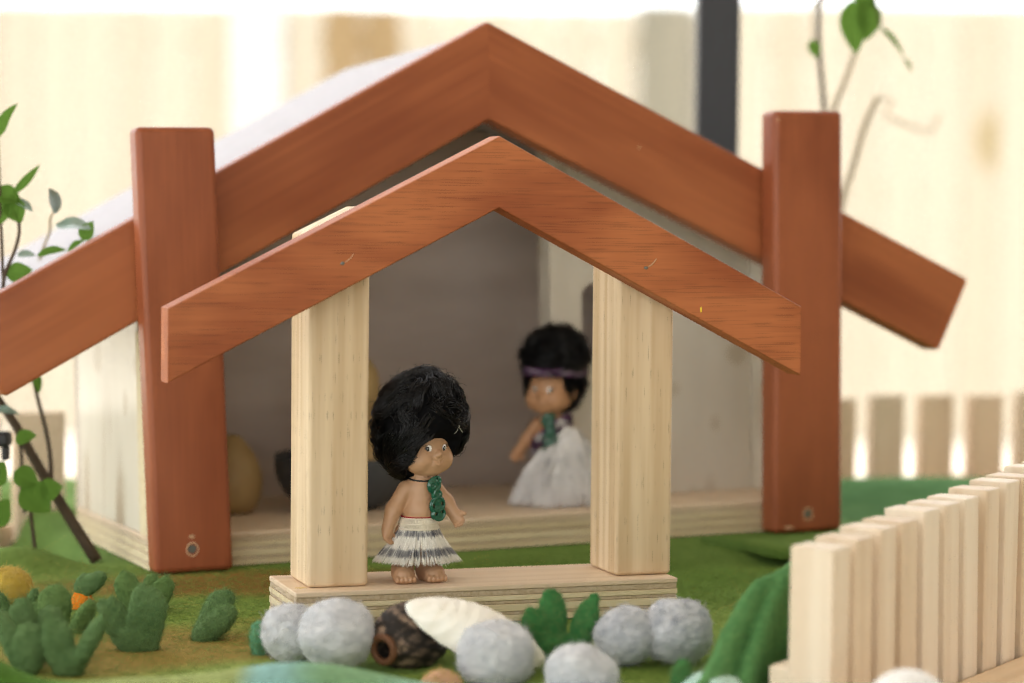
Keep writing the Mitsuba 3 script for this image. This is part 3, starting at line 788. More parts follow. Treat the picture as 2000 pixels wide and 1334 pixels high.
def make_doll(D, armL, armR, strands, band, seed, res):
    # note: in this frame +x is the doll's left hand = the viewer's right after the turn by pi the sign flips, so x is negated when placed
    m = nets(lambda p: body_sdf(p, D.hy, armL, armR), (-27, -16, -1), (27, 19, 80), res)
    D.part('body', m, D.skin)
    ic = ICO[5].vertices
    hp_ = hair_shape(ic, band)
    o = open_face(hp_, band)[:, None]
    inner = HEADC + (hp_ - HEADC) * (9.5 / np.maximum(np.linalg.norm(hp_ - HEADC, axis=1, keepdims=True), 1e-6))
    hull = hp_ * (1 - o) + inner * o
    cc = np.array([0, -3.5, 75.4])
    hull = cc + (hull - cc) * 0.965
    hk = D.part('hair', (hull, ICO[5].faces), 'hair_base', True)
    P, r = grow_hair(strands, 11, 21.0, 0.16, seed, band)
    D.part('hair__strand', tubes(P, r), 'hair', True, kind='stuff')
    rng = np.random.default_rng(seed + 1)
    fl = []
    for i in range(170):
        d = rng.normal(size=3); d[2] = abs(d[2]) * 1.2 - 0.15; d = nrm(d)
        p = hair_shape(d[None], band)[0]
        if open_face(p[None] * 1.0, band)[0] > 0.3:
            continue
        t = nrm(np.cross(d, rng.normal(size=3)))
        Ln, up = rng.uniform(4, 11), rng.uniform(0.5, 3.2)
        s = np.linspace(0, 1, 8)[:, None]
        curl = rng.normal(size=3) * 1.2
        fl.append(p - d * 0.8 + t * Ln * s + d * (up * 4 * s * (1 - 0.55 * s) + 0.6) * s ** 0.5 - d * 2.0 * s ** 2 + curl * s * s)
    for i in range(26 if not band else 0):
        d = nrm([rng.normal() * 0.55, rng.normal() * 0.5, 1.0])
        p = hair_shape(d[None], band)[0]
        t = nrm(np.cross(d, rng.normal(size=3)))
        w, h = rng.uniform(4, 11), rng.uniform(2.0, 5.0)
        s = np.linspace(0, 1, 8)[:, None]
        fl.append(p - d + t * w * (s - 0.3) + d * h * np.sin(math.pi * s) * (1.1 - 0.3 * s) + np.cross(t, d) * 1.5 * s * s)
    D.part('hair__stray_strand', tubes(np.stack(fl), np.linspace(0.14, 0.08, 8)), 'hair', True, kind='stuff')
    # eyes
    for s in (-1, 1):
        e = surf_dir(s * 4.7, 65.2)
        ico = ICO[3]
        R = 1.75
        v = ico.vertices * np.array([1.55, 0.55, 1.75])
        nrm_ = nrm(np.array([s * 0.36, 0.93, 0.02]))
        ca, sa = nrm_[1], -nrm_[0]
        v = np.stack([v[:, 0] * ca - v[:, 1] * sa, v[:, 0] * sa + v[:, 1] * ca, v[:, 2]], 1)
        k = D.part('eye', (v + e + nrm_ * 0.05, ico.faces), 'eye_white', True)
        # pupil looks to the viewer's left
        side = np.array([ca, sa, 0]) * (1 if D.look > 0 else -1)
        pu = ICO[2].vertices * np.array([1.05, 0.3, 1.2])
        pu = np.stack([pu[:, 0] * ca - pu[:, 1] * sa, pu[:, 0] * sa + pu[:, 1] * ca, pu[:, 2]], 1)
        pc = e + nrm_ * 0.50 + side * 0.75 - np.array([0, 0, 0.15])
        put(f'{k}__pupil', D.W((pu + pc, ICO[2].faces), True), 'black', True)
        gv = ICO[1].vertices * 0.30 + pc + nrm_ * 0.28 + np.array([0, 0, 0.15])
        put(f'{k}__glint', D.W((gv, ICO[1].faces), True), 'eye_white', True)
        ls = []
        for j in range(5):
            a = e + np.array([s * 1.3, 0, 0.9 - 0.55 * j + 0.4])
            b = a + np.array([s * (1.6 + 0.25 * (j % 2)), -0.9, 1.1 - 0.42 * j])
            ls.append(spline([a, (a + b) / 2 + np.array([0, 0.35, 0.1]), b], 5))
        D.part('eyelash', tubes(np.stack(ls), np.linspace(0.2, 0.08, 5)), 'black', True)

def pendant(D, c, tilt, yaw_, sc=1.0):
    def f(p):
        q = p
        def flat(x, z, rx, rz, ry=1.5):
            return ell(q, (x, 0, z), (rx, ry, rz))
        d = flat(-0.7, 5.8, 3.5, 3.9)
        d = smin(d, flat(0.9, 7.9, 2.2, 1.9, 1.3), 0.8)
        d = smin(d, flat(0.6, 1.4, 2.8, 2.4), 0.7)
        d = smin(d, flat(0.8, -3.2, 4.1, 4.2), 0.5)
        d = smin(d, flat(1.2, -7.2, 3.9, 2.7), 0.5)
        d = np.maximum(d, np.abs(q[:, 1]) - 1.0)
        def ring(x, z, R, r):
            return np.hypot(np.hypot(q[:, 0] - x, q[:, 2] - z) - R, q[:, 1] - 0.95) - r
        for x, z, R, r in ((-1.9, 5.9, 1.35, 0.42), (1.4, 7.6, 0.95, 0.36), (0.7, -2.9, 3.0, 0.5), (1.2, -7.2, 2.7, 0.45), (0.5, 2.1, 1.5, 0.45)):
            d = smin(d, ring(x, z, R, r), 0.25)
        d = smin(d, sph(q, (-1.9, 0.8, 5.9), 0.55), 0.2)
        d = smin(d, cap(q, (0.9, 0.9, 0.4), (0.9, 0.9, -1.8), 0.5), 0.3)
        d = smin(d, cap(q, (-0.6, 0.9, 3.4), (1.9, 0.9, 4.9), 0.45), 0.3)
        for x, z, r in ((-1.5, -3.2, 0.8), (3.0, -2.7, 0.7), (-0.2, -6.9, 0.75), (2.9, -6.4, 0.65), (0.6, 8.9, 0.45)):
            d = np.maximum(d, -(np.hypot(q[:, 0] - x, (q[:, 2] - z) * 0.8) - r))
        return d
    m = nets(f, (-5, -1.8, -11), (6, 2.2, 11), 0.22)
    v = m.vertices * sc
    ct, st = math.cos(tilt), math.sin(tilt)
    v = np.stack([v[:, 0] * ct - v[:, 2] * st, v[:, 1], v[:, 0] * st + v[:, 2] * ct], 1)
    # the figure is built as the viewer sees it, so mirror x into the doll's frame
    v[:, 0] *= -1
    m2 = trimesh.Trimesh(rotz(v, yaw_) + np.asarray(c, float), m.faces[:, ::-1], process=False)
    return D.part('pendant', m2, 'pendant_green', label='green carved figure pendant')

# doll in the porch: viewer's right is the doll's left; the doll frame has +x on its right hand side once turned, so right = +x
D1 = Doll('bushy_haired_doll', [-0.0463, 1.1670, 0.0180], math.radians(20), 0.0, 1.0, 0.0, 'skin',
          'small brown doll with bushy black hair and striped flax skirt standing between the pine posts')
D1.hy, D1.look, D1.lean = math.radians(19), 1, -0.058
# in the turned frame +x points to the viewer's left
armV_L = [(7.5, 0, 45.0), (13.0, 0.4, 35.0), (16.2, 2.6, 26.0), (16.6, 4.4, 20.0)]
armV_R = [(-7.5, 0.2, 44.5), (-13.0, 1.2, 38.0), (-16.8, 4.6, 32.5), (-18.6, 7.2, 28.8)]
make_doll(D1, armV_L, armV_R, 12000, False, 21, 0.42)
pendant(D1, (-4.9, 9.9, 41.0), 0.10, math.radians(14), 1.1)
ang = np.linspace(0, 2 * np.pi, 49)
neck = np.stack([6.3 * np.cos(ang), 6.3 * np.sin(ang) + 0.4, 50.0 - 0.9 * np.sin(ang)], 1)
D1.part('cord', tubes(neck, 0.42, 6), 'black')
D1.part('cord', tubes(spline([(-2.2, 6.4, 49.4), (-3.6, 8.0, 50.2), (-4.6, 9.3, 50.4)], 8), 0.35, 6), 'black')

def band_ring(z0, z1, r0, r1, yoff, ridges, n=96):
    """waistband woven of many short upright cords"""
    P = []
    for i in range(ridges):
        a = 2 * np.pi * i / ridges
        P.append([[r0 * math.cos(a), r0 * math.sin(a) + yoff, z0], [(r0 + r1) / 2 * math.cos(a + 0.02) * 1.02, (r0 + r1) / 2 * math.sin(a + 0.02) * 1.02 + yoff, (z0 + z1) / 2], [r1 * math.cos(a), r1 * math.sin(a) + yoff, z1]])
    return tubes(np.array(P), np.array([0.40, 0.46, 0.40]), 5)

def skirt(D, seed, n=620):
    rng = np.random.default_rng(seed)
    D.part('skirt_band', band_ring(26.0, 31.0, 9.7, 8.6, 0.5, 76), 'cream_cord', label='cream woven waistband')
    for z, r in ((25.9, 10.0), (28.4, 9.6), (30.9, 8.9)):
        rg = np.stack([r * np.cos(ang), r * np.sin(ang) + 0.4, np.full_like(ang, z)], 1)
        D.part('skirt_band__cord', tubes(rg, 0.48, 6), 'cream_cord')
    rg = np.stack([8.5 * np.cos(ang), 8.5 * np.sin(ang) + 0.4, np.full_like(ang, 31.6)], 1)
    D.part('skirt_band__cord', tubes(rg, 0.3, 6), 'red_thread', label='thin red waist thread')
    N = 15
    t = np.linspace(0, 1, N)
    P, C, Rr = [], [], []
    cream, dk = np.array([0.83, 0.80, 0.72]), np.array([0.055, 0.06, 0.085])
    for i in range(n):
        a = 2 * np.pi * (i + rng.uniform(-0.4, 0.4)) / n
        fl = rng.normal(0, 0.055)
        R = 19.0 + rng.normal(0, 0.9) + 1.6 * math.sin(7 * a + 1)
        layer = rng.uniform(0, 1.0)
        z = 26.6 - (16.6 + rng.normal(0, 0.55)) * t
        r = 9.5 + layer * 0.5 + (R - 9.5) * (0.25 * t + 0.75 * t ** 1.35)
        aa = a + fl * t ** 1.5
        P.append(np.stack([r * np.cos(aa), r * np.sin(aa) * 0.93 + 0.4, z], 1))
        j = rng.normal(0, 0.015)
        tt = t + j
        m = ((tt > 0.07) & (tt < 0.27)) | ((tt > 0.60) & (tt < 0.83))
        w = rng.uniform(0.55, 1.0) if rng.uniform() < 0.85 else 0.1
        tint = cream * rng.uniform(0.8, 1.08)
        C.append(np.where(m[:, None], tint * (1 - w) + dk * w, tint))
        Rr.append(np.array([0.31] * (N - 3) + [0.29, 0.24, 0.13]) * rng.uniform(0.7, 1.05))
    m = tubes(np.array(P), np.array(Rr), 3)
    col = np.repeat(np.array(C).reshape(-1, 3), 3, axis=0)
    D.part('skirt', m, 'painted', label='flax skirt banded cream and black', color=col)
skirt(D1, 33)
th = spline([(5.2, 17.2, 78.5), (4.1, 18.6, 81.5), (3.2, 18.4, 84.5), (3.9, 18.2, 86.0), (4.6, 18.4, 84.0), (3.4, 18.8, 81.0), (1.6, 18.9, 79.0)], 24)
D1.part('hair__thread', tubes(rotz(th, 0, HEADC) + np.array([-11.0, -0.2, -6.0]), 0.09, 5), 'pale_thread', True)

# doll inside the house
EARS = True
D2 = Doll('headband_doll', HOUSE([0.2555, 0.050, 0.0184]), math.radians(-24), 0.0, 1.06, 0.0, 'skin_warm',
          'doll with woven purple headband and white feather skirt standing inside the house')
D2.hy, D2.look, D2.lean = math.radians(-6), -1, 0.0
make_doll(D2, [(8.4, 0, 45.0), (14.0, 1.0, 36.0), (18.5, 2.5, 30.0), (20.5, 4.0, 26.5)], [(-8.4, 0.4, 44.5), (-11.0, 0.5, 36.0), (-11.6, 1.5, 29.0), (-11.6, 2.0, 25.0)], 5000, True, 51, 0.6)
pendant(D2, (-3.0, 11.2, 41.5), -0.05, math.radians(8), 1.15)
def pattern_band(D, name, c, R, h, tiltx, n=72, rows=5, head=False, label=None, ry=None, seed=4, cols=((0.035, 0.007, 0.048), (0.24, 0.20, 0.25), (0.008, 0.006, 0.010), (0.10, 0.022, 0.10))):
    rng = np.random.default_rng(seed)
    V, F, C = [], [], []
    cols = np.array(cols)
    ry = ry or R
    for i in range(n):
        a0, a1 = 2 * np.pi * i / n, 2 * np.pi * (i + 1) / n
        for j in range(rows):
            z0, z1 = h * (j / rows - 0.5), h * ((j + 1) / rows - 0.5)
            k = len(V)
            for a, z in ((a0, z0), (a1, z0), (a1, z1), (a0, z1)):
                bul = 1 + 0.03 * math.cos(math.pi * z / h)
                x, y = R * bul * math.cos(a), ry * bul * math.sin(a)
                V.append([c[0] + x, c[1] + y, c[2] + z + tiltx * x])
            cc = cols[(i + j * 2) % 3 if (i // 2 + j) % 2 else (3 if j in (0, rows - 1) else int(rng.integers(4)))]
            C += [cc] * 4
            F += [[k, k + 1, k + 2], [k, k + 2, k + 3]]
    scene.setdefault('painted_two', {'type': 'twosided', 'b': pr({'type': 'mesh_attribute', 'name': 'vertex_color'}, 0.7, 0.3)})
    D.part(name, (np.array(V), np.array(F)), 'painted_two', head, True, color=np.array(C), label=label)
pattern_band(D2, 'headband', (0, -3.0, 75.4), 18.6, 4.7, 0.0, head=True, label='woven purple and white headband', ry=18.3)
pattern_band(D2, 'sash', (-0.6, 0.8, 39.6), 11.6, 8.5, -0.75, label='black and white woven sash edged in purple', ry=11.2, seed=9, cols=((0.010, 0.009, 0.012), (0.62, 0.60, 0.58), (0.012, 0.010, 0.015), (0.10, 0.015, 0.11)))
def feathers(D, seed, n):
    rng = np.random.default_rng(seed)
    t = np.linspace(0, 1, 8)
    P, R, C = [], [], []
    for i in range(n):
        a = rng.uniform(0, 2 * np.pi)
        top = 34.5 - 9.0 * math.cos(a)
        start = rng.uniform(0, 0.75)
        z0 = top * (1 - start) + 3 * start
        r0 = 10.3 + (19.5 - 10.3) * start ** 0.8
        Ln = min(z0 - 0.6, rng.uniform(9, 15))
        z = z0 - Ln * t
        out = 1.2 + 2.0 * t + rng.uniform(0, 5.5) * t
        aa = a + rng.normal(0, 0.16) * t + rng.normal(0, 0.01)
        r = r0 + out * 0.9 + 0.33 * Ln * t
        P.append(np.stack([r * np.cos(aa) - 3.5, r * np.sin(aa) * 0.92 + 0.5, z], 1))
        C.append(np.tile(np.array([0.95, 0.935, 0.935]) * (rng.uniform(0.8, 1.05) if rng.uniform() > 0.06 else 0.35), (8, 1)))
        R.append(np.array([0.6, 0.9, 0.95, 0.85, 0.7, 0.5, 0.32, 0.1]) * rng.uniform(0.6, 1.0))
    return tubes(np.array(P), np.array(R), 3), np.repeat(np.array(C).reshape(-1, 3), 3, axis=0)
def dress(p):
    r = np.hypot(p[:, 0] + 3.5, (p[:, 1] - 0.5) / 0.92)
    top = 34.5 - 9.0 * p[:, 0] / np.maximum(r, 1)
    rr = 10.2 + (19.0 - 10.2) * np.clip((36 - p[:, 2]) / 34, 0, 1) ** 0.8
    return np.maximum(np.maximum(r - rr, p[:, 2] - top), 1.2 - p[:, 2])
D2.part('feather_skirt', nets(dress, (-25, -23, 0), (25, 24, 45), 0.9), 'feather_white', label='white feather skirt')
fm, fc = feathers(D2, 61, 2600)
D2.part('feather_skirt__feather', fm, 'painted', kind='stuff', color=fc)

# ------------------------------------------------------------------ gourds and bowl inside the house
def lathe(prof, n=48):
    prof = np.asarray(prof, float)
    a = np.arange(n) * 2 * np.pi / n
    V = np.stack([prof[:, None, 0] * np.cos(a), prof[:, None, 0] * np.sin(a), np.broadcast_to(prof[:, None, 1], (len(prof), n))], -1).reshape(-1, 3)
    i = np.arange(n); j = (i + 1) % n
    F = []
    for k in range(len(prof) - 1):
        F += [np.stack([k * n + i, k * n + j, (k + 1) * n + j], 1), np.stack([k * n + i, (k + 1) * n + j, (k + 1) * n + i], 1)]
    return trimesh.Trimesh(V, np.vstack(F), process=False)
def place(m, p, s=1.0):
    return trimesh.Trimesh(np.asarray(m.vertices) * s + np.asarray(p, float), m.faces, process=False)
def wprof(pts, n=28):
    return spline(pts, n)
g1 = lathe(wprof([(0.0001, 0), (0.011, 0.0012), (0.0185, 0.012), (0.0195, 0.022), (0.016, 0.036), (0.0085, 0.047), (0.004, 0.0515), (0.0001, 0.0525)]))
put('gourd', place(g1, HOUSE([0.073, 0.100, 0.0184]), 0.9), 'gourd_skin', True, label='tan gourd on the house floor beside the left red post', cat='gourd')
bowl = lathe(wprof([(0.0001, 0), (0.014, 0.0004), (0.0240, 0.004), (0.0330, 0.014), (0.0368, 0.026), (0.0375, 0.0365), (0.0368, 0.0375), (0.0358, 0.0365), (0.0350, 0.026), (0.031, 0.0155), (0.022, 0.0065), (0.012, 0.0045), (0.0001, 0.0045)], 40))
BC = HOUSE([0.138, 0.092, 0.0184])
put('bowl', trimesh.Trimesh(bowl.vertices * np.array([1.08, 1.08, 0.88]) + BC, bowl.faces, process=False), 'slate', True, label='dark slate bowl on the house floor behind the left pine post', cat='bowl')
g2 = lathe(wprof([(0.0001, 0), (0.013, 0.002), (0.0205, 0.014), (0.0205, 0.024), (0.0135, 0.040), (0.0125, 0.050), (0.0165, 0.064), (0.0155, 0.076), (0.008, 0.086), (0.0001, 0.0885)]))
put('gourd', place(g2, BC + np.array([0.0055, 0.004, 0.0048])), 'gourd_skin', True, label='tan gourd standing in the dark bowl, its top showing beside the doll hair', cat='gourd')

# ------------------------------------------------------------------ felt plants, carrot, stones
def gz(x, y):
    return float(ground_z(np.array([x]), np.array([y]))[0])

def felt_blob(key, fn, lo, hi, b, fz, n, seed, label, cat, group=None, h=0.0007, amp=0.0008, flen=0.0024, frad=0.00009):
    def g(p):
        return fn(p) + amp * (meshkit.fbm(p * 420 + seed, 2, seed) - 0.5) + 1.6 * amp * (meshkit.fbm(p * 90 + seed, 2, seed) - 0.5)
    m = nets(g, lo, hi, h)
    k = put(key, m, b, True, label=label, cat=cat, group=group)
    if n:
        put(k + '__fuzz', fuzz(m, int(n * 2.5), flen, frad, seed), fz, True, kind='stuff')
    return k

def paddles(spec, k=0.003):
    """spec: (base, tip, width, thickness, facing)"""
    def f(p):
        d = None
        for a, b, w, t, face in spec:
            a, b = np.asarray(a, float), np.asarray(b, float)
            R = axes_of(b - a, face)
            q = (p - (a + b) / 2) @ R.T / np.array([w / 2, t / 2, np.linalg.norm(b - a) / 2 * 1.05])
            q[:, 0] /= 0.90 + 0.10 * np.clip(q[:, 2], -1, 1)
            q = np.abs(q)
            e = (((q ** 2.3).sum(1)) ** (1 / 2.3) - 1) * t / 2
            d = e if d is None else smin(d, e, k)
        return d
    return f

def plant(spec, b, seed, label, n=500, k=0.0009, cat='felt plant', fz='fuzz_green', group='felt plants in the garden patch', key='felt_plant'):
    pts = np.array([q for s in spec for q in s[:2]])
    w = max(s[2] for s in spec)
    felt_blob(key, paddles(spec, k), pts.min(0) - w * 0.8, pts.max(0) + w * 0.8, b, fz, n, seed, label, cat, group)

CF = (0.15, -1, 0.15)       # facing the camera, a little up
plant([((-0.1797, 1.168, -0.002), (-0.1880, 1.163, 0.0215), 0.0135, 0.008, CF), ((-0.1780, 1.172, -0.002), (-0.1665, 1.174, 0.0165), 0.0120, 0.008, CF), ((-0.179, 1.178, 0.0), (-0.1755, 1.182, 0.0175), 0.008, 0.006, CF)],
      'felt_leaf_light', 101, 'two round felted green leaves at the back of the garden patch, before the red post', 600)
plant([((-0.1655, 1.077, -0.003), (-0.1600, 1.074, 0.0275), 0.0200, 0.0070, CF), ((-0.1690, 1.077, -0.003), (-0.1815, 1.081, 0.0220), 0.0140, 0.0065, (0.4, -1, 0.2)), ((-0.1672, 1.076, -0.004), (-0.1668, 1.076, 0.0105), 0.0185, 0.0078, CF)],
      'felt_leaf', 102, 'felted green plant with one tall broad leaf and one leaning left', 700)
plant([((-0.1435, 1.099, -0.001), (-0.1270, 1.104, 0.0140), 0.0120, 0.0130, CF), ((-0.1430, 1.104, 0.000), (-0.1295, 1.109, 0.0205), 0.0120, 0.0090, CF), ((-0.1400, 1.106, 0.004), (-0.1330, 1.110, 0.0195), 0.011, 0.010, CF)],
      'felt_leaf', 103, 'dense lumpy green felt bush leaning right, alone near the porch base', 700, 0.0015)
plant([((-0.2125, 1.120, -0.002), (-0.2115, 1.119, 0.0205), 0.0170, 0.0085, CF), ((-0.2035, 1.116, -0.002), (-0.1930, 1.110, 0.0150), 0.0090, 0.007, (0.6, -1, 0.3)), ((-0.2200, 1.124, -0.002), (-0.2230, 1.124, 0.012), 0.010, 0.007, CF)],
      'felt_leaf_light', 104, 'round upright felt leaf in front of the carrot', 600)
plant([((-0.1905, 1.031, -0.004), (-0.1955, 1.030, 0.0200), 0.0155, 0.007, CF), ((-0.1880, 1.031, -0.003), (-0.1730, 1.026, 0.0235), 0.0085, 0.0075, (-0.8, -1, 0.3)), ((-0.1985, 1.050, -0.003), (-0.2030, 1.054, 0.0210), 0.014, 0.007, CF), ((-0.1890, 1.031, -0.005), (-0.1885, 1.031, 0.0085), 0.0150, 0.0085, CF)],
      'felt_leaf', 105, 'dark green felt plant at the front of the patch with a thin leaf pointing right', 700)
plant([((-0.2095, 1.036, -0.004), (-0.2200, 1.036, 0.0220), 0.0100, 0.008, (0.3, -1, 0.3)), ((-0.2070, 1.033, -0.004), (-0.2060, 1.033, 0.0175), 0.0150, 0.009, CF), ((-0.2120, 1.050, -0.003), (-0.2140, 1.052, 0.0255), 0.0140, 0.008, CF)],
      'felt_leaf', 106, 'dark felt plant at the left edge of the picture, lowest of the patch', 600)
plant([((-0.2330, 1.150, -0.001), (-0.2265, 1.147, 0.0150), 0.0050, 0.005, CF), ((-0.2410, 1.152, -0.001), (-0.2470, 1.150, 0.0125), 0.010, 0.006, CF)],
      'felt_leaf', 107, 'thin felt stalk beside the mustard ball', 300)
plant([((-0.1110, 1.072, -0.003), (-0.1118, 1.071, 0.0130), 0.0100, 0.008, CF), ((-0.1085, 1.073, -0.002), (-0.1055, 1.073, 0.0160), 0.0050, 0.005, CF)],
      'felt_leaf_teal', 108, 'small pale teal felt leaf left of the grey stones', 300, group=None)
plant([((0.0190, 1.066, -0.003), (0.0085, 1.064, 0.0195), 0.0130, 0.007, CF), ((0.0215, 1.067, -0.003), (0.0185, 1.068, 0.0290), 0.0130, 0.007, CF), ((0.0270, 1.065, -0.003), (0.0370, 1.062, 0.0265), 0.0125, 0.007, (-0.3, -1, 0.2)), ((0.022, 1.063, -0.004), (0.023, 1.063, 0.010), 0.022, 0.012, CF)],
      'felt_leaf_vivid', 109, 'vivid green felt tuft of three pointed leaves among the grey stones', 600, 0.0018, group=None)
plant([((0.0700, 0.990, -0.006), (0.0715, 0.988, 0.0130), 0.0085, 0.006, CF)], 'felt_leaf_vivid', 110, 'single small green felt leaf before the right pair of stones', 200, group=None)

def ball(c, r, seed, lump=0.06):
    c = np.asarray(c, float)
    return lambda p: sph(p, c, r) + r * lump * 2 * (meshkit.fbm((p - c) / r * 1.3 + seed, 2, seed) - 0.5)
def felt_ball(key, c, r, b, fz, seed, label, cat, group=None, n=900, sq=0.92, **kw):
    c = np.asarray(c, float)
    R = np.asarray((r, r, r * sq)) if np.isscalar(r) else np.asarray(r)
    f = lambda p: ell(p, c, R) + R[0] * 0.24 * (meshkit.fbm((p - c) / R[0] * 1.2 + seed, 2, seed) - 0.5)
    felt_blob(key, f, c - R * 1.25, c + R * 1.25, b, fz, n, seed, label, cat, group, **kw)

felt_ball('felt_ball', (-0.2500, 1.195, 0.0085), 0.0115, 'felt_mustard', 'fuzz_gold', 121, 'mustard yellow felt ball at the left edge of the mat', 'felt ball', n=900)
# carrot
cy = np.array([-0.2110, 1.185, 0.0])
felt_blob('felt_carrot', lambda p: ell(p, cy + (0, 0, 0.0005), (0.0062, 0.0062, 0.0088)), cy - 0.011, cy + 0.012, 'felt_orange', 'fuzz_gold', 120, 131, 'orange felt carrot half buried with a green top', 'felt carrot')
tp = paddles([((-0.2110, 1.185, 0.0065), (-0.2000, 1.182, 0.0175), 0.0085, 0.008, CF), ((-0.2120, 1.186, 0.0065), (-0.2080, 1.184, 0.0165), 0.0100, 0.008, CF)], 0.003)
m = nets(lambda p: tp(p) + 0.0012 * (meshkit.fbm(p * 300, 2, 3) - 0.5), cy + (-0.012, -0.012, 0.002), cy + (0.018, 0.012, 0.024), 0.0007)
put('felt_carrot__leaf_top', m, 'felt_leaf', True)
put('felt_carrot__leaf_top__fuzz', fuzz(m, 300, 0.004, 0.00006, 5), 'fuzz_green', True, kind='stuff')

SG = 'grey felt stones along the front'
for i, (c, r, b, lab) in enumerate((
        ((-0.0965, 1.062, 0.0095), 0.0138, 'felt_grey_pale', 'smaller pale grey felt stone at the left end of the row'),
        ((-0.0755, 1.046, 0.0125), 0.0168, 'felt_grey_pale', 'large pale grey felt stone left of the bark pod'),
        ((-0.0060, 1.030, 0.0065), 0.0180, 'felt_grey_pale', 'large grey felt stone overlapping the cream shell'),
        ((0.0297, 1.000, 0.0025), 0.0160, 'felt_grey_pale', 'grey felt stone nearest the camera, cut by the bottom edge'),
        ((0.0515, 1.058, 0.0110), 0.0140, 'felt_grey', 'smaller mottled felt stone of the right pair'),
        ((0.0738, 1.060, 0.0125), 0.0158, 'felt_grey', 'larger mottled felt stone of the right pair'))):
    felt_ball('felt_stone', c, r, b, 'fuzz_grey', 141 + i, lab, 'felt stone', SG, n=500, h=0.0009, flen=0.0028)
felt_ball('terracotta_felt', (-0.0285, 1.012, -0.0025), (0.0085, 0.007, 0.006), 'felt_terracotta', 'fuzz_gold', 151, 'terracotta felt lump in front of the bark pod', 'felt lump', n=150)

# bark pod with a round hole
BKC = np.array([-0.0430, 1.056, 0.0105])
Rb = axes_of((-0.55, -0.80, -0.10), (0, 0, 1))
def podf(p):
    d = ell(p, BKC, (0.0165, 0.0150, 0.0200), Rb)
    hole = BKC + nrm((-0.55, -0.80, -0.10)) * 0.0190 + np.array([0.0, 0, -0.0015])
    d = np.maximum(d, -(p - BKC) @ np.array([0, 0, 1.0]) - 0.0150)
    d = smin(d, np.hypot(np.linalg.norm((p - hole) - ((p - hole) @ nrm((-0.55, -0.8, -0.1)))[:, None] * nrm((-0.55, -0.8, -0.1)), axis=1) - 0.0052, (p - hole) @ nrm((-0.55, -0.8, -0.1))) - 0.0018, 0.002)
    d = np.maximum(d, -cap(p, hole + np.array([-0.55, -0.8, -0.1]) * 0.01, hole - np.array([-0.55, -0.8, -0.1]) * 0.010, 0.0042))
    return d + 0.0016 * (meshkit.fbm(p * np.array([260, 260, 420]), 3, 8) - 0.5)
m = nets(podf, BKC - 0.026, BKC + 0.026, 0.0006)
put('bark_pod', m, 'bark', True, label='dark brown bark pod with a round hole, leaning by the shell', cat='bark pod')
hole = BKC + nrm((-0.55, -0.80, -0.10)) * 0.0203 + np.array([0.0, 0, -0.0015])
rg = trimesh.creation.torus(0.0056, 0.0016, 32, 10)
rg.apply_transform(trimesh.geometry.align_vectors([0, 0, 1], nrm((-0.55, -0.80, -0.10))))
rg.apply_translation(hole)
put('bark_pod__rim', rg, 'bark_rim', True, label='orange brown rim of the hole')

# cream shell, a long domed valve leaning on the pod
def shell_mesh(n=60, m_=24):
    V = []
    for i in range(n):
        t = i / (n - 1)
        w = 0.0142 * math.sin(math.pi * min(max(t, 0.0), 1)) ** 0.62 + 0.0004
        for j in range(m_):
            s = j / (m_ - 1) * 2 - 1
            dome = 0.0120 * math.sin(math.pi * t) ** 0.7 * (1 - abs(s) ** 2.3)
            V.append([(t - 0.5) * 0.066, s * w, dome + 0.0003 * math.sin(60 * math.hypot(t * 1.2, s * 0.35))])
    V = np.array(V)
    inner = V.copy(); inner[:, 2] -= 0.0011
    i = (np.arange(n - 1)[:, None] * m_ + np.arange(m_ - 1)).ravel()
    F = np.vstack([np.stack([i, i + m_, i + m_ + 1], 1), np.stack([i, i + m_ + 1, i + 1], 1)])
    N = len(V)
    rim = list(range(m_)) + [k * m_ + m_ - 1 for k in range(1, n)] + [(n - 1) * m_ + j for j in range(m_ - 2, -1, -1)] + [k * m_ for k in range(n - 2, 0, -1)]
    E = []
    for a, b in zip(rim, rim[1:] + rim[:1]):
        E += [[a, b, b + N], [a, b + N, a + N]]
    return trimesh.Trimesh(np.vstack([V, inner]), np.vstack([F, F[:, ::-1] + N, np.array(E)]), process=False)
sh = shell_mesh()
A = np.array([-0.0430, 1.038, 0.0285]); B = np.array([0.0160, 1.043, 0.0040])
lx = nrm(B - A)
up_ = nrm(np.array([0.35, -0.62, 0.70]))
wz = nrm(up_ - lx * (up_ @ lx))
wy = np.cross(wz, lx)
SHF = Fr((A + B) / 2 - wz * 0.003, lx, wy, wz)
put('sea_shell', SHF.mesh(sh), 'shell_cream', True, label='long cream sea shell leaning against the bark pod', cat='shell')

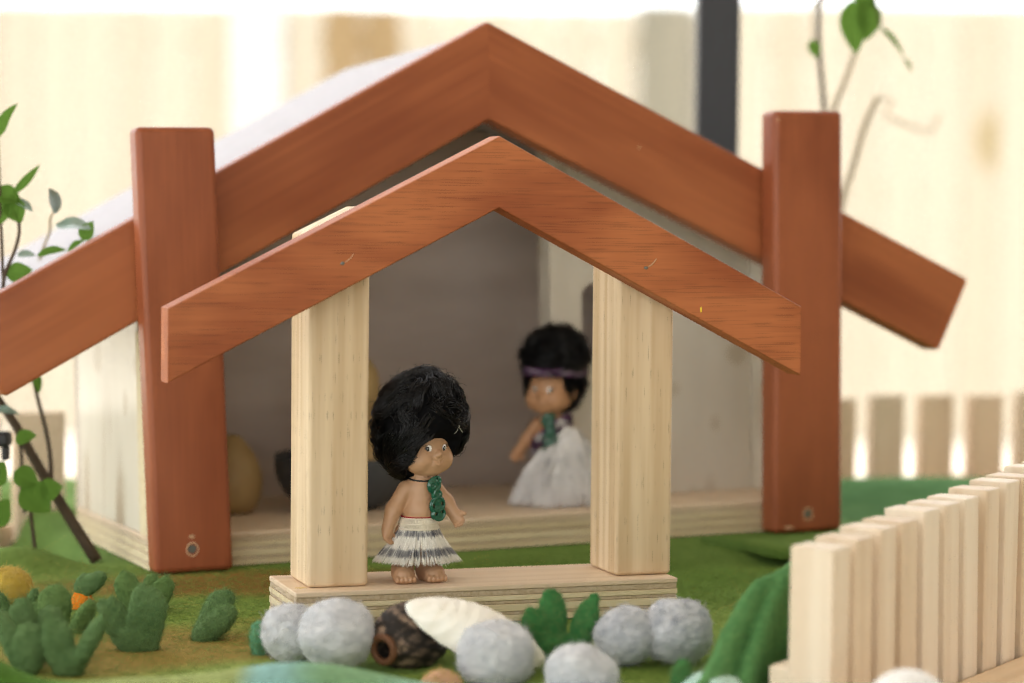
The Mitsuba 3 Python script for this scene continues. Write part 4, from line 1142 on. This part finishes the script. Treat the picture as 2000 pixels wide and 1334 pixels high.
# wavy felt river bank along the very front
def bank(p):
    x = p[:, 0]
    zc = 0.0003 + 0.0143 * np.exp(-((x + 0.22) / 0.022) ** 2) + 0.0112 * np.exp(-((x + 0.088) / 0.048) ** 2) + 0.0008 * np.sin(x * 70)
    yc = 0.965 + 0.006 * np.sin(x * 31 + 1)
    d = np.hypot((p[:, 1] - yc) / 1.5, p[:, 2] - zc + 0.004) - 0.008
    return np.maximum(d, np.abs(x + 0.10) - 0.16) + 0.0008 * (meshkit.fbm(p * 200, 2, 4) - 0.5)
def _bank(p, n, uv):
    f = noise(p.x * 500, p.y * 300, p.z * 500)
    w = 0.010 * (noise(p.x * 60, p.y * 60, p.z * 60) - 0.5)
    x = p.x + w
    c = mix((0.10, 0.22, 0.035), (0.38, 0.44, 0.16), smoothstep(-0.195, -0.155, x))
    c = mix(c, (0.32, 0.56, 0.52), smoothstep(-0.110, -0.098, x))
    c = mix(c, (0.27, 0.47, 0.25), smoothstep(-0.090, -0.070, x))
    c = mix(c, (0.33, 0.55, 0.43), smoothstep(-0.055, -0.035, x))
    return c * (0.55 + 0.25 * f)
bsdf('felt_bank', pr(proc(_bank), 0.95, 0.1, sheen=0.5, sheen_tint=0.7))
put('felt_bank', nets(bank, (-0.27, 0.94, -0.02), (0.07, 0.99, 0.026), 0.0012), 'felt_bank', True, label='rolled felt edge along the front running green, lime and aqua', cat='felt roll')

# felt hillside propped against the front fence
def hillside(p):
    d = None
    for path, tops, th, lean in (([(0.0760, 0.965), (0.0865, 0.985), (0.0985, 1.005), (0.1120, 1.022), (0.1235, 1.030)], [0.0040, 0.0150, 0.0300, 0.0425, 0.0450], 0.0042, 0.10),
                                 ([(0.0960, 0.985), (0.1040, 1.008), (0.1140, 1.031), (0.1250, 1.060)], [0.0080, 0.0300, 0.0460, 0.0500], 0.0035, -0.12)):
        pth, tp = spline(np.column_stack([np.array(path), tops]), 26)[:, :3], None
        q = p.copy()
        q[:, 0] += lean * (q[:, 2])
        e = np.full(len(p), 1e9)
        for i in range(25):
            A, B = pth[i], pth[i + 1]
            dd = B[:2] - A[:2]
            t = np.clip((q[:, :2] - A[:2]) @ dd / (dd @ dd), 0, 1)
            h = A[2] + (B[2] - A[2]) * t
            pl = np.linalg.norm(q[:, :2] - A[:2] - t[:, None] * dd, axis=1)
            v = np.maximum(q[:, 2] - (h - th), -0.012 - q[:, 2])
            e = np.minimum(e, np.hypot(pl, np.maximum(v, 0)) - th)
        d = e if d is None else smin(d, e, 0.0025)
    return d
felt_blob('felt_hillside', hillside, (0.06, 0.95, -0.02), (0.145, 1.08, 0.06), 'felt_hill_green', 'fuzz_green', 700, 161, 'tall folded green felt hillside standing beside the front picket fence', 'felt hill', h=0.0010)
felt_ball('felt_pool', (0.0840, 0.985, -0.0010), (0.015, 0.020, 0.0095), 'felt_aqua', 'fuzz_grey', 171, 'pale aqua felt pool at the foot of the felt hillside', 'felt pool', n=150)

# ------------------------------------------------------------------ pale picket fence at right front
labels['front_picket_fence'] = {'label': 'new pale picket fence running back from the right front corner', 'category': 'fence'}
r_ = nrm([0.536, 0.844, 0.0]); acr = np.array([r_[1], -r_[0], 0])
rngp = np.random.default_rng(17)
mats = ['pine_pale_c', 'pine_pale_b', 'pine_pale_a', 'pine_pale_b', 'pine_pale_c', 'pine_pale_a']
for k_ in range(15):
    o = np.array([0.1127, 0.970, 0]) + r_ * 0.0237 * k_
    tilt = rngp.uniform(-0.010, 0.010)
    F_ = Fr(o, nrm(acr), r_, nrm(np.array([0, 0, 1.0]) + acr * tilt))
    top = 0.064 + 0.0112 * k_ / 10 + rngp.uniform(-0.0009, 0.0009)
    put('front_picket_fence__picket', F_.mesh(cbox(0, 0.019 + rngp.uniform(-0.0004, 0.0004), 0, 0.0164, -0.030, top, 0.0006)), mats[k_ % 6], smooth=False)
F_ = Fr([0.1127, 0.970, 0], acr, r_, [0, 0, 1])
put('front_picket_fence__rail', F_.mesh(cbox(-0.0115, -0.0002, 0.006, 0.36, -0.004, 0.0125, 0.001)), 'pine_pale_a', smooth=False)
bsdf('pine_board', pr(wood((0.70, 0.52, 0.33), (0.58, 0.40, 0.23), d=r_, freq=150, amt=0.8, fleck=0.1), 0.5, 0.35))
put('wooden_board', F_.mesh(rbox(0.0200, 0.140, -0.16, 0.40, -0.0275, -0.0105, 0.002)), 'pine_board', 40, label='flat pale wooden board lying along the front fence', cat='board')
put('white_stone', trimesh.Trimesh(ICO[4].vertices * np.array([0.0150, 0.0140, 0.0130]) + np.array([0.1505, 0.905, 0.0125]), ICO[4].faces, process=False), 'chalk_white', True, label='smooth white stone cut off by the bottom edge', cat='stone')

# ------------------------------------------------------------------ shrubs
def leaf(base, tip, width, face, curl=0.25, fold=0.25, n=11, m_=7, wave=0.06, seed=0):
    base, tip = np.asarray(base, float), np.asarray(tip, float)
    L = np.linalg.norm(tip - base)
    R = axes_of(tip - base, face)
    rng = np.random.default_rng(seed)
    ph = rng.uniform(0, 6)
    V = []
    for i in range(n):
        t = i / (n - 1)
        w = width * 0.68 * (math.sin(math.pi * t ** 0.85) ** 0.8 * (1 - 0.25 * t) + 0.02)
        for j in range(m_):
            s = j / (m_ - 1) * 2 - 1
            up = curl * L * math.sin(math.pi * t) * 0.5 - fold * w * (1 - abs(s)) + wave * w * math.sin(9 * t + ph + 2 * s)
            V.append(base + R[2] * L * t + R[0] * w * s + R[1] * up)
    i = (np.arange(n - 1)[:, None] * m_ + np.arange(m_ - 1)).ravel()
    return trimesh.Trimesh(np.array(V), np.vstack([np.stack([i, i + 1, i + m_ + 1], 1), np.stack([i, i + m_ + 1, i + m_], 1)]), process=False)

def stem(key, pts, r0, r1, b, n=24):
    p = spline(pts, n)
    put(key, tubes(p, np.linspace(r0, r1, n), 8), b, True)

S1 = 'left_shrub'
labels[S1] = {'label': 'leafy shrub with a slanting brown branch at the left of the house', 'category': 'shrub'}
stem(S1 + '__branch', [(-0.2990, 1.362, 0.108), (-0.2913, 1.36, 0.0924), (-0.2798, 1.36, 0.0751), (-0.2711, 1.36, 0.0592), (-0.2575, 1.36, 0.0362), (-0.2335, 1.36, -0.002)], 0.0022, 0.0036, 'twig_dark', 30)
stem(S1 + '__stem', [(-0.2745, 1.37, 0.116), (-0.2714, 1.37, 0.0991), (-0.2632, 1.37, 0.065), (-0.2600, 1.362, 0.043)], 0.0010, 0.0014, 'twig_dark')
stem(S1 + '__stem', [(-0.2715, 1.352, 0.044), (-0.27, 1.35, 0.0328), (-0.2655, 1.35, -0.006)], 0.0010, 0.0013, 'twig_dark')
stem(S1 + '__stem', [(-0.2790, 1.362, 0.072), (-0.2763, 1.36, 0.0548), (-0.2764, 1.36, 0.034), (-0.2735, 1.355, 0.026)], 0.0010, 0.0010, 'twig_dark')
stem(S1 + '__stem', [(-0.2900, 1.345, 0.115), (-0.2820, 1.335, 0.1497), (-0.2792, 1.33, 0.161), (-0.273, 1.33, 0.1765), (-0.2713, 1.33, 0.185), (-0.2735, 1.33, 0.1948)], 0.0014, 0.0009, 'twig_dark')
stem(S1 + '__stem', [(-0.2810, 1.335, 0.154), (-0.2806, 1.33, 0.1652), (-0.2814, 1.33, 0.1877), (-0.283, 1.33, 0.2354)], 0.0010, 0.0007, 'twig_dark')
stem(S1 + '__stem', [(-0.2820, 1.38, 0.145), (-0.2746, 1.40, 0.1654), (-0.2701, 1.40, 0.1787), (-0.2600, 1.36, 0.192), (-0.2532, 1.335, 0.195)], 0.0010, 0.0007, 'twig_pale')
LF = [((-0.2835, 1.330, 0.2354), (-0.2723, 1.330, 0.2545), 0.0085, (-0.7, -0.8, 0.2), 'g'), ((-0.2745, 1.33, 0.2052), (-0.2600, 1.33, 0.2212), 0.0040, (0.5, -1, 0.2), 'g'),
      ((-0.2860, 1.33, 0.2068), (-0.2700, 1.33, 0.2000), 0.0110, (0.1, -0.8, 0.7), 'g'), ((-0.2850, 1.33, 0.1885), (-0.2720, 1.33, 0.2050), 0.0090, (-0.2, -1, 0.3), 'g'), ((-0.2770, 1.33, 0.2020), (-0.2698, 1.328, 0.1890), 0.0100, (0.2, -1, 0.2), 'g'),
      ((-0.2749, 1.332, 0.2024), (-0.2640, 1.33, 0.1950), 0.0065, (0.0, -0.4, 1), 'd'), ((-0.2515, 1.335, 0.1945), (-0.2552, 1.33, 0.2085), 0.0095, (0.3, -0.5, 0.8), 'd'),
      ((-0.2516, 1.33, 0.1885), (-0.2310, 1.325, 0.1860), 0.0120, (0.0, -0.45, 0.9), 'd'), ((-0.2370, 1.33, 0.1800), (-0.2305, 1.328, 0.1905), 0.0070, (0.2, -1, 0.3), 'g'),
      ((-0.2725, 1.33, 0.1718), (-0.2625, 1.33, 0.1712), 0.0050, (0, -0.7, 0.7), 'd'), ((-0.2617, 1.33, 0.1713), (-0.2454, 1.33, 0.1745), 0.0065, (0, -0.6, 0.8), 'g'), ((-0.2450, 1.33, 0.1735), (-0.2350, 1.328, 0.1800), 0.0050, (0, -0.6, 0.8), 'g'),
      ((-0.2785, 1.33, 0.1600), (-0.2640, 1.33, 0.1635), 0.0095, (0, -1, 0.4), 'g'),
      ((-0.2740, 1.33, 0.0695), (-0.2615, 1.328, 0.0722), 0.0080, (0, -0.9, 0.6), 'g'), ((-0.2745, 1.33, 0.0520), (-0.2610, 1.33, 0.0450), 0.0105, (0, -1, 0.4), 'g'),
      ((-0.2700, 1.33, 0.0440), (-0.2540, 1.328, 0.0300), 0.0150, (0.1, -1, 0.3), 'g'), ((-0.2600, 1.33, 0.0400), (-0.2470, 1.328, 0.0440), 0.0110, (0.1, -1, 0.4), 'g'),
      ((-0.2870, 1.33, 0.0440), (-0.2795, 1.33, 0.0575), 0.0110, (0, -1, 0.2), 'g'), ((-0.2860, 1.33, 0.0210), (-0.2770, 1.33, 0.0370), 0.0110, (0, -1, 0.2), 'g'), ((-0.2690, 1.365, 0.104), (-0.2665, 1.362, 0.0930), 0.0045, (0, -1, 0.2), 'g'),
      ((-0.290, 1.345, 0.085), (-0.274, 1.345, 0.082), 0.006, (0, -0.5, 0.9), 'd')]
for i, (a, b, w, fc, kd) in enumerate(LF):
    put(S1 + '__leaf', leaf(a, b, w, fc, 0.22, 0.28, seed=i), 'leaf_green' if kd == 'g' else 'leaf_sky_sheen', True)
ck = 'black_clip'
put(ck, trimesh.util.concatenate([rbox(-0.2900, -0.2785, 1.335, 1.347, 0.0645, 0.0730, 0.0025), rbox(-0.2830, -0.2795, 1.337, 1.345, 0.0570, 0.0650, 0.0012)]), 'black_steel', 40, label='small black clip on the slanting branch at the left edge', cat='clip')

S2 = 'right_shrub'
labels[S2] = {'label': 'slender twigs with few leaves rising behind the right red post', 'category': 'shrub'}
stem(S2 + '__stem', [(0.2136, 1.70, 0.3600), (0.2121, 1.70, 0.330), (0.2175, 1.70, 0.2683), (0.222, 1.70, 0.15), (0.225, 1.70, -0.036)], 0.0018, 0.0022, 'twig_dark')
stem(S2 + '__stem', [(0.2490, 1.72, 0.3350), (0.2406, 1.72, 0.3121), (0.234, 1.72, 0.2929), (0.2267, 1.72, 0.2729), (0.224, 1.70, 0.20)], 0.0015, 0.0022, 'twig_pale')
stem(S2 + '__stem', [(0.2627, 1.75, 0.2842), (0.2548, 1.75, 0.2679), (0.2429, 1.75, 0.2265), (0.2394, 1.75, 0.2165), (0.226, 1.70, 0.12)], 0.0020, 0.0024, 'twig_pale')
stem(S2 + '__stem', [(0.2640, 1.76, 0.2842), (0.2955, 1.9, 0.2885), (0.3351, 2.1, 0.2807), (0.3592, 2.1, 0.2708), (0.3653, 2.1, 0.2779), (0.3686, 2.1, 0.2877)], 0.0007, 0.0012, 'twig_pale')
stem(S2 + '__stem', [(0.2336, 1.6, 0.3520), (0.2370, 1.6, 0.338), (0.2404, 1.6, 0.3221)], 0.0008, 0.0006, 'twig_dark')
stem(S2 + '__stem', [(0.2121, 1.66, 0.345), (0.1974, 1.62, 0.3321), (0.1957, 1.6, 0.3133)], 0.0008, 0.0005, 'twig_pale')
for i, (a, b, w, fc) in enumerate([((0.2215, 1.60, 0.3400), (0.2250, 1.60, 0.3040), 0.0150, (-0.2, -1, 0.3)), ((0.2330, 1.60, 0.3400), (0.2310, 1.60, 0.3130), 0.0150, (0.3, -0.8, 0.5)), ((0.1952, 1.60, 0.3135), (0.1990, 1.60, 0.3015), 0.0065, (0, -1, 0.1)),
                                   ((0.2404, 1.60, 0.3225), (0.2565, 1.60, 0.3020), 0.0042, (0.5, -0.8, 0.3)), ((0.2565, 1.60, 0.3020), (0.2615, 1.60, 0.2925), 0.0030, (0.5, -0.8, 0.3)), ((0.224, 1.60, 0.352), (0.2345, 1.60, 0.330), 0.012, (0.2, -1, 0.2))]):
    put(S2 + '__leaf', leaf(a, b, w, fc, 0.2, 0.25, seed=40 + i), 'leaf_green', True)
